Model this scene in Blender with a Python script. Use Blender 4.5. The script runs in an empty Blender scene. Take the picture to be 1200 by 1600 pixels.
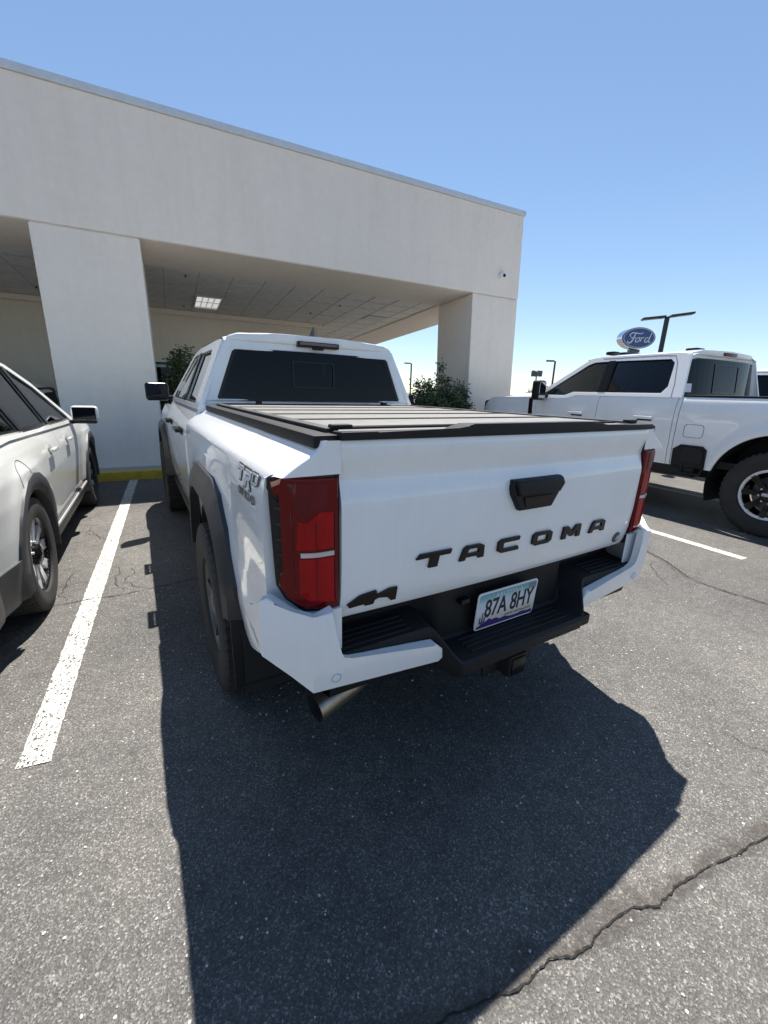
import bpy, bmesh, math, random
import numpy as np
from mathutils import Vector, Matrix

SC = bpy.context.scene
COL = SC.collection
PI = math.pi

# ------------------------------------------------------------------ camera
F_PX, PITCH, YAW, ROLL = 643.34, 0.2844, 0.4746, 0.0281
CAM = Vector((-1.0695, -1.0088, 1.4073))
fwd = Vector((math.sin(YAW) * math.cos(PITCH), math.cos(YAW) * math.cos(PITCH), -math.sin(PITCH)))
rgt = Vector((math.cos(YAW), -math.sin(YAW), 0))
upv = rgt.cross(fwd)
r2 = rgt * math.cos(ROLL) + upv * math.sin(ROLL)
u2 = upv * math.cos(ROLL) - rgt * math.sin(ROLL)
cd = bpy.data.cameras.new('camera')
cd.sensor_fit = 'AUTO'
cd.sensor_width = 36.0
cd.lens = F_PX / 1600.0 * 36.0
cd.clip_start = 0.05
cd.clip_end = 3000
cam = bpy.data.objects.new('camera', cd)
COL.objects.link(cam)
M = Matrix((r2, u2, -fwd)).transposed().to_4x4()
M.translation = CAM
cam.matrix_world = M
SC.camera = cam

# ------------------------------------------------------------------ light
SUN_TO = Vector((0.235, 0.425, 1.0)).normalized()      # direction towards the sun
SUN_EL = math.asin(SUN_TO.z)
SUN_AZ = math.atan2(SUN_TO.x, SUN_TO.y)
w = bpy.data.worlds.new('World')
SC.world = w
w.use_nodes = True
nt = w.node_tree
bg = nt.nodes['Background']
sky = nt.nodes.new('ShaderNodeTexSky')
sky.sky_type = 'NISHITA'
sky.sun_disc = False
sky.sun_elevation = SUN_EL
sky.sun_rotation = SUN_AZ
sky.altitude = 400
sky.air_density = 1.0
sky.dust_density = 0.06
sky.ozone_density = 3.6
hs = nt.nodes.new('ShaderNodeHueSaturation')
hs.inputs['Saturation'].default_value = 1.04
gm = nt.nodes.new('ShaderNodeGamma')          # softens the step from zenith to horizon
gm.inputs[1].default_value = 0.84
nt.links.new(sky.outputs[0], gm.inputs[0])
nt.links.new(gm.outputs[0], hs.inputs['Color'])
nt.links.new(hs.outputs[0], bg.inputs[0])
bg.inputs[1].default_value = 0.102
sd = bpy.data.lights.new('sun', 'SUN')
sd.energy = 5.0
sd.angle = math.radians(0.53)
sd.color = (1.0, 0.955, 0.89)
sun = bpy.data.objects.new('sun', sd)
COL.objects.link(sun)
sun.rotation_euler = (-SUN_TO).to_track_quat('-Z', 'Y').to_euler()
sun.location = (8, 16, 40)
SC.view_settings.view_transform = 'Standard'
SC.view_settings.look = 'None'
SC.view_settings.exposure = 1.0
SC.view_settings.gamma = 1.0
SC.cycles.max_bounces = 8
SC.cycles.transparent_max_bounces = 16
SC.cycles.use_denoising = True

# ------------------------------------------------------------------ helpers
rnd = random.Random(7)

def setp(o, label=None, cat=None, group=None, kind=None):
    if label: o['label'] = label
    if cat: o['category'] = cat
    if group: o['group'] = group
    if kind: o['kind'] = kind
    return o

def empty(name, loc=(0, 0, 0), rot=(0, 0, 0), parent=None):
    o = bpy.data.objects.new(name, None)
    o.empty_display_size = 0.2
    COL.objects.link(o)
    o.location = loc
    o.rotation_euler = rot
    if parent: o.parent = parent
    return o

def thing(name, label, cat, loc=(0, 0, 0), rot=(0, 0, 0), group=None):
    return setp(empty(name, loc, rot), label, cat, group)

def mk(name, bm, m, parent=None, smooth=32, loc=None, rot=None):
    if isinstance(bm, bmesh.types.BMesh):
        me = bpy.data.meshes.new(name)
        bm.to_mesh(me)
        bm.free()
    else:
        me = bm
    if smooth:
        me.polygons.foreach_set('use_smooth', [True] * len(me.polygons))
        me.set_sharp_from_angle(angle=math.radians(smooth))
    me.materials.clear()
    me.materials.append(m)
    o = bpy.data.objects.new(name, me)
    COL.objects.link(o)
    if parent: o.parent = parent
    if loc is not None: o.location = loc
    if rot is not None: o.rotation_euler = rot
    return o

def copy_tree(o, parent=None):
    c = o.copy()
    COL.objects.link(c)
    c.parent = parent
    for ch in list(o.children):
        copy_tree(ch, c)
    return c

def ident(a, b, c): return (a, b, c)

def box(bm, x0, x1, y0, y1, z0, z1, f=ident):
    v = [bm.verts.new(f(x, y, z)) for z in (z0, z1) for x, y in ((x0, y0), (x1, y0), (x1, y1), (x0, y1))]
    for q in ((3, 2, 1, 0), (4, 5, 6, 7), (0, 1, 5, 4), (1, 2, 6, 5), (2, 3, 7, 6), (3, 0, 4, 7)):
        bm.faces.new([v[i] for i in q])
    return bm

def bbox(x0, x1, y0, y1, z0, z1, bev=0.01, seg=2, f=None):
    bm = bmesh.new()
    box(bm, x0, x1, y0, y1, z0, z1)
    if bev:
        bmesh.ops.bevel(bm, geom=bm.edges[:], offset=bev, segments=seg, profile=0.6, affect='EDGES')
    if f:
        for v in bm.verts: v.co = f(*v.co)
    return bm

def plate(poly, th, f=ident, bev=0.004, seg=2, ca=(), cb=(), d0=0.0):
    """polygon (a,b) extruded from d0 to d0+th, outer rim bevelled, cut by planes, then mapped by f(a,b,d)"""
    ar = sum(poly[i][0] * poly[(i + 1) % len(poly)][1] - poly[(i + 1) % len(poly)][0] * poly[i][1] for i in range(len(poly)))
    if ar < 0: poly = poly[::-1]
    bm = bmesh.new()
    lo = [bm.verts.new((a, b, d0)) for a, b in poly]
    hi = [bm.verts.new((a, b, d0 + th)) for a, b in poly]
    n = len(poly)
    bm.faces.new(lo[::-1])
    bm.faces.new(hi)
    for i in range(n):
        bm.faces.new((lo[i], lo[(i + 1) % n], hi[(i + 1) % n], hi[i]))
    if bev:
        ed = [e for e in bm.edges if e.verts[0].co.z > d0 + th * .5 and e.verts[1].co.z > d0 + th * .5]
        bmesh.ops.bevel(bm, geom=ed, offset=bev, segments=seg, profile=0.6, affect='EDGES', clamp_overlap=True)
    for a in ca:
        bmesh.ops.bisect_plane(bm, geom=bm.verts[:] + bm.edges[:] + bm.faces[:], plane_co=(a, 0, 0), plane_no=(1, 0, 0))
    for b in cb:
        bmesh.ops.bisect_plane(bm, geom=bm.verts[:] + bm.edges[:] + bm.faces[:], plane_co=(0, b, 0), plane_no=(0, 1, 0))
    for v in bm.verts: v.co = f(*v.co)
    bmesh.ops.recalc_face_normals(bm, faces=bm.faces[:])
    return bm

def gridp(P, close_u=False, bm=None):
    """sheet of quads through the points P[i][j]"""
    bm = bm or bmesh.new()
    V = [[bm.verts.new(tuple(p)) for p in row] for row in P]
    n = len(V)
    for i in range(n if close_u else n - 1):
        for j in range(len(V[0]) - 1):
            a, b, c, d = V[i][j], V[(i + 1) % n][j], V[(i + 1) % n][j + 1], V[i][j + 1]
            try: bm.faces.new((a, b, c, d))
            except ValueError: pass
    return bm

def lathe(prof, n, f=ident, bm=None, mod=None):
    """profile (r,h) turned about the h axis (x): f(x=h, y, z)"""
    P = []
    for i in range(n):
        a = 2 * PI * i / n
        row = []
        for k, (r, h) in enumerate(prof):
            rr = r + (mod(i, k) if mod else 0)
            row.append(f(h, rr * math.cos(a), rr * math.sin(a)))
        P.append(row)
    return gridp(P, True, bm)

def tube(pts, r, n=8, bm=None, cap=True):
    bm = bm or bmesh.new()
    pts = [Vector(p) for p in pts]
    rs = r if isinstance(r, (list, tuple)) else [r] * len(pts)
    rings = []
    t0 = (pts[1] - pts[0]).normalized()
    ref = Vector((0, 0, 1)) if abs(t0.z) < 0.9 else Vector((1, 0, 0))
    u = t0.cross(ref).normalized()
    for i, p in enumerate(pts):
        t = (pts[min(i + 1, len(pts) - 1)] - pts[max(i - 1, 0)]).normalized()
        u = (u - t * u.dot(t)).normalized()
        v = t.cross(u)
        rings.append([bm.verts.new(p + (u * math.cos(2 * PI * k / n) + v * math.sin(2 * PI * k / n)) * rs[i]) for k in range(n)])
    for a, b in zip(rings[:-1], rings[1:]):
        for k in range(n):
            bm.faces.new((a[k], a[(k + 1) % n], b[(k + 1) % n], b[k]))
    if cap:
        bm.faces.new(rings[0][::-1])
        bm.faces.new(rings[-1])
    return bm

def _curve_mesh(cu, f):
    o = bpy.data.objects.new('tmp_curve', cu)
    COL.objects.link(o)
    bpy.context.view_layer.update()
    dg = bpy.context.evaluated_depsgraph_get()
    me = bpy.data.meshes.new_from_object(o.evaluated_get(dg))
    bpy.data.objects.remove(o)
    bpy.data.curves.remove(cu)
    for v in me.vertices: v.co = f(*v.co)
    return me

def shape(loops, ext, f, bev=0.0):
    """flat outline with holes, depth -ext..ext, mapped by f(a,b,d)"""
    cu = bpy.data.curves.new('tmp', 'CURVE')
    cu.dimensions = '2D'
    cu.fill_mode = 'BOTH'
    cu.extrude = ext
    cu.bevel_depth = bev
    for lp in loops:
        s = cu.splines.new('POLY')
        s.points.add(len(lp) - 1)
        for p, (a, b) in zip(s.points, lp): p.co = (a, b, 0, 1)
        s.use_cyclic_u = True
    return _curve_mesh(cu, f)

def text(s, size, ext, f, sx=1.0, spacing=1.0, shear=0.0, bold=0.0, align='CENTER'):
    cu = bpy.data.curves.new('tmp', 'FONT')
    cu.body = s
    cu.size = size
    cu.extrude = ext
    cu.align_x = align
    cu.align_y = 'CENTER'
    cu.space_character = spacing
    cu.shear = shear
    cu.offset = bold
    return _curve_mesh(cu, lambda a, b, d: f(a * sx, b, d))

def stroke(pts, wd, n=5):
    """outline polygon of a thick polyline"""
    pts = [Vector((p[0], p[1], 0)) for p in pts]
    ws = wd if isinstance(wd, (list, tuple)) else [wd] * len(pts)
    L, Rr = [], []
    for i, p in enumerate(pts):
        t = (pts[min(i + 1, len(pts) - 1)] - pts[max(i - 1, 0)]).normalized()
        nn = Vector((-t.y, t.x, 0))
        L.append((p + nn * ws[i])[:2])
        Rr.append((p - nn * ws[i])[:2])
    return L + Rr[::-1]

def catmull(pts, k=6):
    out = []
    P = [pts[0]] + list(pts) + [pts[-1]]
    for i in range(1, len(P) - 2):
        p0, p1, p2, p3 = [np.array(q, float) for q in P[i - 1:i + 3]]
        for s in range(k):
            t = s / k
            out.append(tuple(0.5 * ((2 * p1) + (-p0 + p2) * t + (2 * p0 - 5 * p1 + 4 * p2 - p3) * t * t + (-p0 + 3 * p1 - 3 * p2 + p3) * t ** 3)))
    out.append(tuple(pts[-1]))
    return out

def interp(tab):
    """smooth monotone interpolation through (key, value) pairs"""
    tab = sorted(tab)
    X = np.array([t[0] for t in tab], float)
    Y = np.array([t[1] for t in tab], float)
    h = np.diff(X)
    dl = np.diff(Y) / h
    m = np.zeros(len(X))
    m[0], m[-1] = dl[0], dl[-1]
    for i in range(1, len(X) - 1):
        if dl[i - 1] * dl[i] > 0:
            m[i] = 2 * dl[i - 1] * dl[i] / (dl[i - 1] + dl[i])
    def f(x):
        x = min(max(x, X[0]), X[-1])
        i = int(min(max(np.searchsorted(X, x) - 1, 0), len(h) - 1))
        t = (x - X[i]) / h[i]
        return float((1 + 2 * t) * (1 - t) ** 2 * Y[i] + t * (1 - t) ** 2 * h[i] * m[i] + t * t * (3 - 2 * t) * Y[i + 1] + t * t * (t - 1) * h[i] * m[i + 1])
    return f

def lin(tab):
    tab = sorted(tab)
    X = [t[0] for t in tab]
    Y = [t[1] for t in tab]
    return lambda x: float(np.interp(x, X, Y))

def side_sheet(sgn, us, vlo, vhi, nv, pos, hem=0.018, vs=None):
    """body panel: pos(u,v)->(|x|,y,z); rim folded inwards by hem; sgn -1 left, +1 right"""
    P = []
    for u in us:
        a, b = vlo(u), vhi(u)
        row = []
        for k in range(nv + 1):
            t = k / nv
            row.append(list(pos(u, a + (b - a) * t)))
        P.append(row)
    def inn(p, k=1): return [p[0] - hem * k, p[1], p[2]]
    P = [[inn(r[0])] + r + [inn(r[-1])] for r in P]
    P = [[inn(p) for p in P[0]]] + P + [[inn(p) for p in P[-1]]]
    bm = gridp([[(sgn * p[0], p[1], p[2]) for p in r] for r in P])
    bmesh.ops.recalc_face_normals(bm, faces=bm.faces[:])
    return bm

def linspace(a, b, n): return [a + (b - a) * i / (n - 1) for i in range(n)]

# ------------------------------------------------------------------ materials
def nodes(name):
    m = bpy.data.materials.new(name)
    m.use_nodes = True
    return m, m.node_tree.nodes, m.node_tree.links, m.node_tree.nodes['Principled BSDF']

def setin(b, **k):
    for a, v in k.items():
        a = a.replace('_', ' ')
        if a in b.inputs:
            b.inputs[a].default_value = (*v, 1) if isinstance(v, tuple) and len(v) == 3 else v

def noise_mix(N, L, c1, c2, scale, lo=0.35, hi=0.65, detail=4, vec=None, rough=.6):
    t = N.new('ShaderNodeTexNoise')
    t.inputs['Scale'].default_value = scale
    t.inputs['Detail'].default_value = detail
    t.inputs['Roughness'].default_value = rough
    if vec: L.new(vec, t.inputs['Vector'])
    r = N.new('ShaderNodeValToRGB')
    r.color_ramp.elements[0].position = lo
    r.color_ramp.elements[1].position = hi
    r.color_ramp.elements[0].color = (*c1, 1)
    r.color_ramp.elements[1].color = (*c2, 1)
    L.new(t.outputs[0], r.inputs[0])
    return t, r

def add_bump(N, L, b, sock, strength, dist):
    u = N.new('ShaderNodeBump')
    u.inputs['Strength'].default_value = strength
    u.inputs['Distance'].default_value = dist
    L.new(sock, u.inputs['Height'])
    L.new(u.outputs[0], b.inputs['Normal'])
    return u

def simple(name, col, rough=0.5, metal=0.0, coat=0.0, var=0.12, scale=6.0, bump=0.0, bscale=300.0, spec=0.5):
    m, N, L, b = nodes(name)
    tc = N.new('ShaderNodeTexCoord')
    c2 = tuple(min(1, c * (1 + var)) for c in col)
    c1 = tuple(c * (1 - var) for c in col)
    t, r = noise_mix(N, L, c1, c2, scale, .3, .7, 5, tc.outputs['Object'])
    L.new(r.outputs[0], b.inputs['Base Color'])
    setin(b, Roughness=rough, Metallic=metal, Coat_Weight=coat, Coat_Roughness=0.04)
    b.inputs['Specular IOR Level'].default_value = spec
    if bump:
        t2 = N.new('ShaderNodeTexNoise')
        t2.inputs['Scale'].default_value = bscale
        t2.inputs['Detail'].default_value = 3
        L.new(tc.outputs['Object'], t2.inputs['Vector'])
        add_bump(N, L, b, t2.outputs[0], bump, 0.002)
    return m

def paint(name, col):
    m, N, L, b = nodes(name)
    tc = N.new('ShaderNodeTexCoord')
    t, r = noise_mix(N, L, tuple(c * .955 for c in col), col, 3.0, .35, .6, 6, tc.outputs['Object'])
    # fine dried-water streaks running down
    mp = N.new('ShaderNodeMapping')
    mp.inputs['Scale'].default_value = (60, 60, 4)
    L.new(tc.outputs['Object'], mp.inputs[0])
    t2, r2_ = noise_mix(N, L, (.965, .965, .965), (1, 1, 1), 1.0, .33, .5, 3, mp.outputs[0])
    mx = N.new('ShaderNodeMix')
    mx.data_type = 'RGBA'
    mx.blend_type = 'MULTIPLY'
    mx.inputs[0].default_value = 0.6
    L.new(r.outputs[0], mx.inputs[6])
    L.new(r2_.outputs[0], mx.inputs[7])
    L.new(mx.outputs[2], b.inputs['Base Color'])
    rr = N.new('ShaderNodeMapRange')
    rr.inputs[3].default_value = 0.42
    rr.inputs[4].default_value = 0.30
    L.new(t.outputs[0], rr.inputs[0])
    L.new(rr.outputs[0], b.inputs['Roughness'])
    setin(b, Coat_Weight=1.0, Coat_Roughness=0.035, Coat_IOR=1.5)
    return m

def glass(name, tint, rough=0.0, ior=1.33):
    m = bpy.data.materials.new(name)
    m.use_nodes = True
    N, L = m.node_tree.nodes, m.node_tree.links
    N.remove(N['Principled BSDF'])
    out = N['Material Output']
    tr = N.new('ShaderNodeBsdfTransparent')
    tr.inputs[0].default_value = (*tint, 1)
    gl = N.new('ShaderNodeBsdfGlossy')
    gl.inputs['Roughness'].default_value = rough
    gl.inputs['Color'].default_value = (1, 1, 1, 1)
    fr = N.new('ShaderNodeFresnel')
    fr.inputs[0].default_value = ior
    mx = N.new('ShaderNodeMixShader')
    L.new(fr.outputs[0], mx.inputs[0])
    L.new(tr.outputs[0], mx.inputs[1])
    L.new(gl.outputs[0], mx.inputs[2])
    L.new(mx.outputs[0], out.inputs[0])
    return m

WHITE = paint('white_paint', (.87, .875, .88))
WARMW = paint('pearl_white_paint', (.74, .74, .70))
BLACKP = simple('black_textured_plastic', (.010, .010, .011), .55, bump=.25, bscale=500, spec=.3)
FLARE = simple('grey_black_plastic', (.024, .024, .026), .5, bump=.2, bscale=400)
GLOSSB = simple('gloss_black', (.004, .004, .005), .22, spec=.35)
MIRDARK = simple('dark_mirror', (.006, .007, .010), .08, spec=.25)  # near-black base stands in for the dark surroundings the mirrors reflect
RUBBER = simple('tyre_rubber', (.022, .021, .020), .75, bump=.25, bscale=220, var=.3)
DARK = simple('dark_underbody', (.012, .012, .013), .8)
CABIN = simple('cabin_fabric', (.03, .03, .033), .8)
SILVER = simple('machined_alloy', (.68, .68, .69), .30, metal=.25, var=.05)
GREYAL = simple('grey_alloy', (.12, .12, .125), .35, metal=.6)
STEEL = simple('brushed_steel', (.36, .31, .24), .35, metal=.9, var=.25, scale=20)
CHROME = simple('bright_metal', (.7, .7, .72), .15, metal=1.0, var=.03)
MIRROR = simple('mirror_glass', (.55, .58, .62), .03, metal=1.0, var=.02)
TINT = glass('privacy_glass', (.055, .058, .065))
GREENG = glass('green_glass', (.42, .54, .48))
SMOKE = glass('dark_tint_glass', (.12, .124, .132))

# ------------------------------------------------------------------ ground
def asphalt():
    m, N, L, b = nodes('worn_asphalt')
    tc = N.new('ShaderNodeTexCoord')
    vec = tc.outputs['Object']
    def mix(a, bb, fac, blend='MIX'):
        x = N.new('ShaderNodeMix')
        x.data_type = 'RGBA'
        x.blend_type = blend
        if isinstance(fac, float): x.inputs[0].default_value = fac
        else: L.new(fac, x.inputs[0])
        for s, i in ((a, 6), (bb, 7)):
            if isinstance(s, tuple): x.inputs[i].default_value = (*s, 1)
            else: L.new(s, x.inputs[i])
        return x.outputs[2]
    # aggregate: every chip its own grey
    v = N.new('ShaderNodeTexVoronoi')
    v.inputs['Scale'].default_value = 230
    L.new(vec, v.inputs['Vector'])
    sep = N.new('ShaderNodeSeparateColor')
    L.new(v.outputs['Color'], sep.inputs[0])
    r = N.new('ShaderNodeValToRGB')
    e = r.color_ramp.elements
    e[0].position, e[0].color = 0.0, (.072, .070, .067, 1)
    e[1].position, e[1].color = 1.0, (.29, .28, .265, 1)
    for p, c in ((.35, (.092, .090, .086)), (.75, (.124, .121, .1155)), (.93, (.192, .185, .175))):
        q = e.new(p)
        q.color = (*c, 1)
    L.new(sep.outputs[0], r.inputs[0])
    t1, big = noise_mix(N, L, (.68, .68, .69), (1.24, 1.20, 1.14), .9, .3, .7, 6, vec)
    t2, mid = noise_mix(N, L, (.86, .86, .86), (1.12, 1.12, 1.12), 14, .3, .7, 5, vec)
    c = mix(r.outputs[0], big.outputs[0], 1.0, 'MULTIPLY')
    c = mix(c, mid.outputs[0], 1.0, 'MULTIPLY')
    # loose pale stones
    v2 = N.new('ShaderNodeTexVoronoi')
    v2.inputs['Scale'].default_value = 46
    L.new(vec, v2.inputs['Vector'])
    s2 = N.new('ShaderNodeSeparateColor')
    L.new(v2.outputs['Color'], s2.inputs[0])
    rad = N.new('ShaderNodeMath')
    rad.operation = 'MULTIPLY'
    L.new(s2.outputs[1], rad.inputs[0])
    rad.inputs[1].default_value = 0.20
    lt = N.new('ShaderNodeMath')
    lt.operation = 'LESS_THAN'
    L.new(v2.outputs['Distance'], lt.inputs[0])
    L.new(rad.outputs[0], lt.inputs[1])
    gt = N.new('ShaderNodeMath')
    gt.operation = 'GREATER_THAN'
    L.new(s2.outputs[0], gt.inputs[0])
    gt.inputs[1].default_value = 0.86
    an = N.new('ShaderNodeMath')
    an.operation = 'MULTIPLY'
    L.new(lt.outputs[0], an.inputs[0])
    L.new(gt.outputs[0], an.inputs[1])
    c = mix(c, (.55, .53, .49), an.outputs[0])
    L.new(c, b.inputs['Base Color'])
    setin(b, Roughness=0.58)
    b.inputs['Specular IOR Level'].default_value = 0.16
    ad = N.new('ShaderNodeMath')
    ad.operation = 'ADD'
    L.new(v.outputs['Distance'], ad.inputs[0])
    L.new(t2.outputs[0], ad.inputs[1])
    add_bump(N, L, b, ad.outputs[0], 0.5, 0.003)
    return m

ASPH = asphalt()
bm = bmesh.new()
S = 1500.0
xs = [-S, -60, -12, -6, -3, 0, 3, 6, 12, 60, S]
ys = [-S, -60, -12, -4, 0, 4, 8, 20, 80, S]
gridp([[(x, y, 0) for y in ys] for x in xs], bm=bm)
bmesh.ops.recalc_face_normals(bm, faces=bm.faces[:])
ground = mk('ground', bm, ASPH, smooth=0)
if ground.data.polygons[0].normal.z < 0: ground.data.flip_normals()
setp(ground, 'grey worn asphalt of the parking lot', 'ground', kind='structure')

def marking():
    m, N, L, b = nodes('worn_white_road_paint')
    tc = N.new('ShaderNodeTexCoord')
    mp = N.new('ShaderNodeMapping')
    mp.inputs['Scale'].default_value = (1.0, .55, 1)
    L.new(tc.outputs['Object'], mp.inputs[0])
    t, r = noise_mix(N, L, (0, 0, 0), (1, 1, 1), 105, .445, .468, 8, mp.outputs[0], .7)
    t3, r3 = noise_mix(N, L, (.50, .485, .43), (.62, .605, .545), 9, .3, .7, 4, tc.outputs['Object'])
    L.new(r3.outputs[0], b.inputs['Base Color'])
    setin(b, Roughness=.7)
    add_bump(N, L, b, t.outputs[0], .5, .003)
    tr = N.new('ShaderNodeBsdfTransparent')
    mx = N.new('ShaderNodeMixShader')
    L.new(r.outputs[0], mx.inputs[0])
    L.new(tr.outputs[0], mx.inputs[1])
    L.new(b.outputs[0], mx.inputs[2])
    L.new(mx.outputs[0], N['Material Output'].inputs[0])
    return m
PAINTL = marking()

def line(x, y0, y1, wd, slant=0.0):
    rg = random.Random(int(x * 100) + 5)
    n = 160
    P = []
    for i in range(n + 1):
        y = y0 + (y1 - y0) * i / n
        j = lambda: rg.uniform(-.003, .003)
        P.append([(x - wd / 2 + j(), y + (slant if i == 0 else 0), .004), (x + wd / 2 + j(), y, .004)])
    o = mk('parking_line', gridp(P), PAINTL, ground, smooth=0)
    return o
line(-1.675, .675, 6.28, .108, .012)
line(1.00, .66, 6.28, .108)
line(3.565, .64, 6.28, .108)
line(6.02, .60, 6.28, .108)
line(8.6, .60, 6.28, .108)
line(-4.35, .68, 6.28, .108)

CRACKM = simple('crack_dark', (.018, .016, .014), .95, var=.5, scale=40)
DUSTM, N_, L_, B_ = nodes('crack_dust')
tc_ = N_.new('ShaderNodeTexCoord')
t_, r_ = noise_mix(N_, L_, (0, 0, 0), (1, 1, 1), 16, .42, .60, 7, tc_.outputs['Object'], .75)
t2_, r2__ = noise_mix(N_, L_, (.055, .047, .040), (.13, .115, .10), 120, .3, .7, 4, tc_.outputs['Object'])
L_.new(r2__.outputs[0], B_.inputs['Base Color'])
setin(B_, Roughness=.9)
add_bump(N_, L_, B_, t2_.outputs[0], .8, .004)
tr_ = N_.new('ShaderNodeBsdfTransparent')
mx_ = N_.new('ShaderNodeMixShader')
at_ = N_.new('ShaderNodeAttribute')
at_.attribute_name = 'fade'
ml_ = N_.new('ShaderNodeMath')
ml_.operation = 'MULTIPLY'
L_.new(r_.outputs[0], ml_.inputs[0])
L_.new(at_.outputs['Fac'], ml_.inputs[1])
L_.new(ml_.outputs[0], mx_.inputs[0])
L_.new(tr_.outputs[0], mx_.inputs[1])
L_.new(B_.outputs[0], mx_.inputs[2])
L_.new(mx_.outputs[0], N_['Material Output'].inputs[0])

def crack(pts, wd, seed=1, amp=.35, dust=0.0, z=.005):
    rg = random.Random(seed)
    base = catmull(pts, 14)
    # fractal wander
    off = [0.0] * len(base)
    for octv, a in ((9, .022), (4, .011), (1, .005)):
        ks = [rg.uniform(-1, 1) for _ in range(len(base) // octv + 2)]
        for i in range(len(base)):
            q, fr = divmod(i, octv)
            off[i] += a * amp * (ks[q] * (1 - fr / octv) + ks[q + 1] * fr / octv)
    L, Rr = [], []
    for i, p in enumerate(base):
        a, b_ = base[max(i - 1, 0)], base[min(i + 1, len(base) - 1)]
        t = Vector((b_[0] - a[0], b_[1] - a[1]))
        if t.length < 1e-6: continue
        t.normalize()
        nn = Vector((-t.y, t.x))
        c = Vector(p[:2]) + nn * off[i]
        w_ = wd * rg.uniform(.35, 1.3) * (0.3 + 0.7 * math.sin(PI * min(max(i / len(base), .03), .97)) ** .4)
        L.append((*(c + nn * w_), z))
        Rr.append((*(c - nn * w_ * rg.uniform(.6, 1.3)), z))
    mk('pavement_crack', gridp([[a, b_] for a, b_ in zip(L, Rr)]), CRACKM, ground, smooth=0)
    if dust:
        D = []
        rg2 = random.Random(seed + 99)
        wob = [rg2.uniform(.25, 1.0) for _ in range(len(base) // 6 + 2)]
        for i in range(0, len(base)):
            a, b_ = base[max(i - 5, 0)], base[min(i + 5, len(base) - 1)]
            t = Vector((b_[0] - a[0], b_[1] - a[1])).normalized()
            nn = Vector((-t.y, t.x))
            q, fr = divmod(i, 6)
            k = wob[q] * (1 - fr / 6) + wob[q + 1] * fr / 6
            c = Vector(base[i][:2])
            D.append([(*(c + nn * dust * .6 * k), z - .0025), (*c, z - .0025), (*(c - nn * dust * .5 * k), z - .0025), (*(c - nn * dust * 1.2 * k), z - .0025)])
        o = mk('crack_dust', gridp(D), DUSTM, ground, smooth=0)
        fa = o.data.attributes.new('fade', 'FLOAT', 'POINT')
        fa.data.foreach_set('value', [(0.0, 1.0, .8, 0.0)[i % 4] * min(1, 6 * (i // 4) / len(D), 6 * (1 - (i // 4) / len(D))) for i in range(len(o.data.vertices))])

crack([(1.6, -.87), (1.0, -.75), (.591, -.69), (.329, -.662), (.107, -.65), (-.011, -.628), (-.214, -.617), (-.333, -.595), (-.462, -.592), (-.647, -.555), (-.9, -.53), (-1.3, -.6)], .0030, 3, .5, .075)
crack([(3.4, 1.9), (2.938, 1.236), (2.805, .943), (2.601, .595), (2.62, .35), (2.654, .11), (2.7, -.5)], .0045, 5, .7, .05)
crack([(2.80, .93), (2.55, .9), (2.3, .6)], .002, 15, .8)
crack([(-2.3, 2.05), (-1.9, 2.10), (-1.5, 2.12), (-1.0, 2.2)], .004, 6, .7)
for k in range(14):
    x0, y0 = rnd.uniform(-1.95, -1.05), rnd.uniform(2.1, 4.6)
    a = rnd.uniform(0, 2 * PI)
    pts = [(x0, y0)]
    for s in range(4):
        a += rnd.uniform(-.7, .7)
        pts.append((pts[-1][0] + math.cos(a) * .13, pts[-1][1] + math.sin(a) * .13))
    crack(pts, .0022, 40 + k, .9)
for k in range(10):
    x0, y0 = rnd.uniform(.9, 3.2), rnd.uniform(-1.0, 2.2)
    a = rnd.uniform(0, 2 * PI)
    pts = [(x0, y0)]
    for s in range(3):
        a += rnd.uniform(-.6, .6)
        pts.append((pts[-1][0] + math.cos(a) * .11, pts[-1][1] + math.sin(a) * .11))
    crack(pts, .0016, 80 + k, 1.5)

# loose gravel chips lying on the asphalt near the camera
STONE = simple('pale_stone', (.42, .40, .36), .8, var=.35, scale=3)
bm = bmesh.new()
for k in range(1500):
    x, y = rnd.uniform(-2.6, 2.6), rnd.uniform(-1.0, 3.0)
    s = rnd.uniform(.0018, .0048) * (1 + .6 * (rnd.random() < .06))
    m4 = Matrix.Translation((x, y, s * .35)) @ Matrix.Rotation(rnd.uniform(0, 6), 4, 'Z') @ Matrix.Diagonal((s * rnd.uniform(.8, 1.5), s, s * .6, 1))
    bmesh.ops.create_icosphere(bm, subdivisions=1, radius=1, matrix=m4)
setp(mk('gravel', bm, STONE, smooth=0), 'scattered pale gravel chips lying on the asphalt', 'gravel', kind='stuff')

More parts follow.
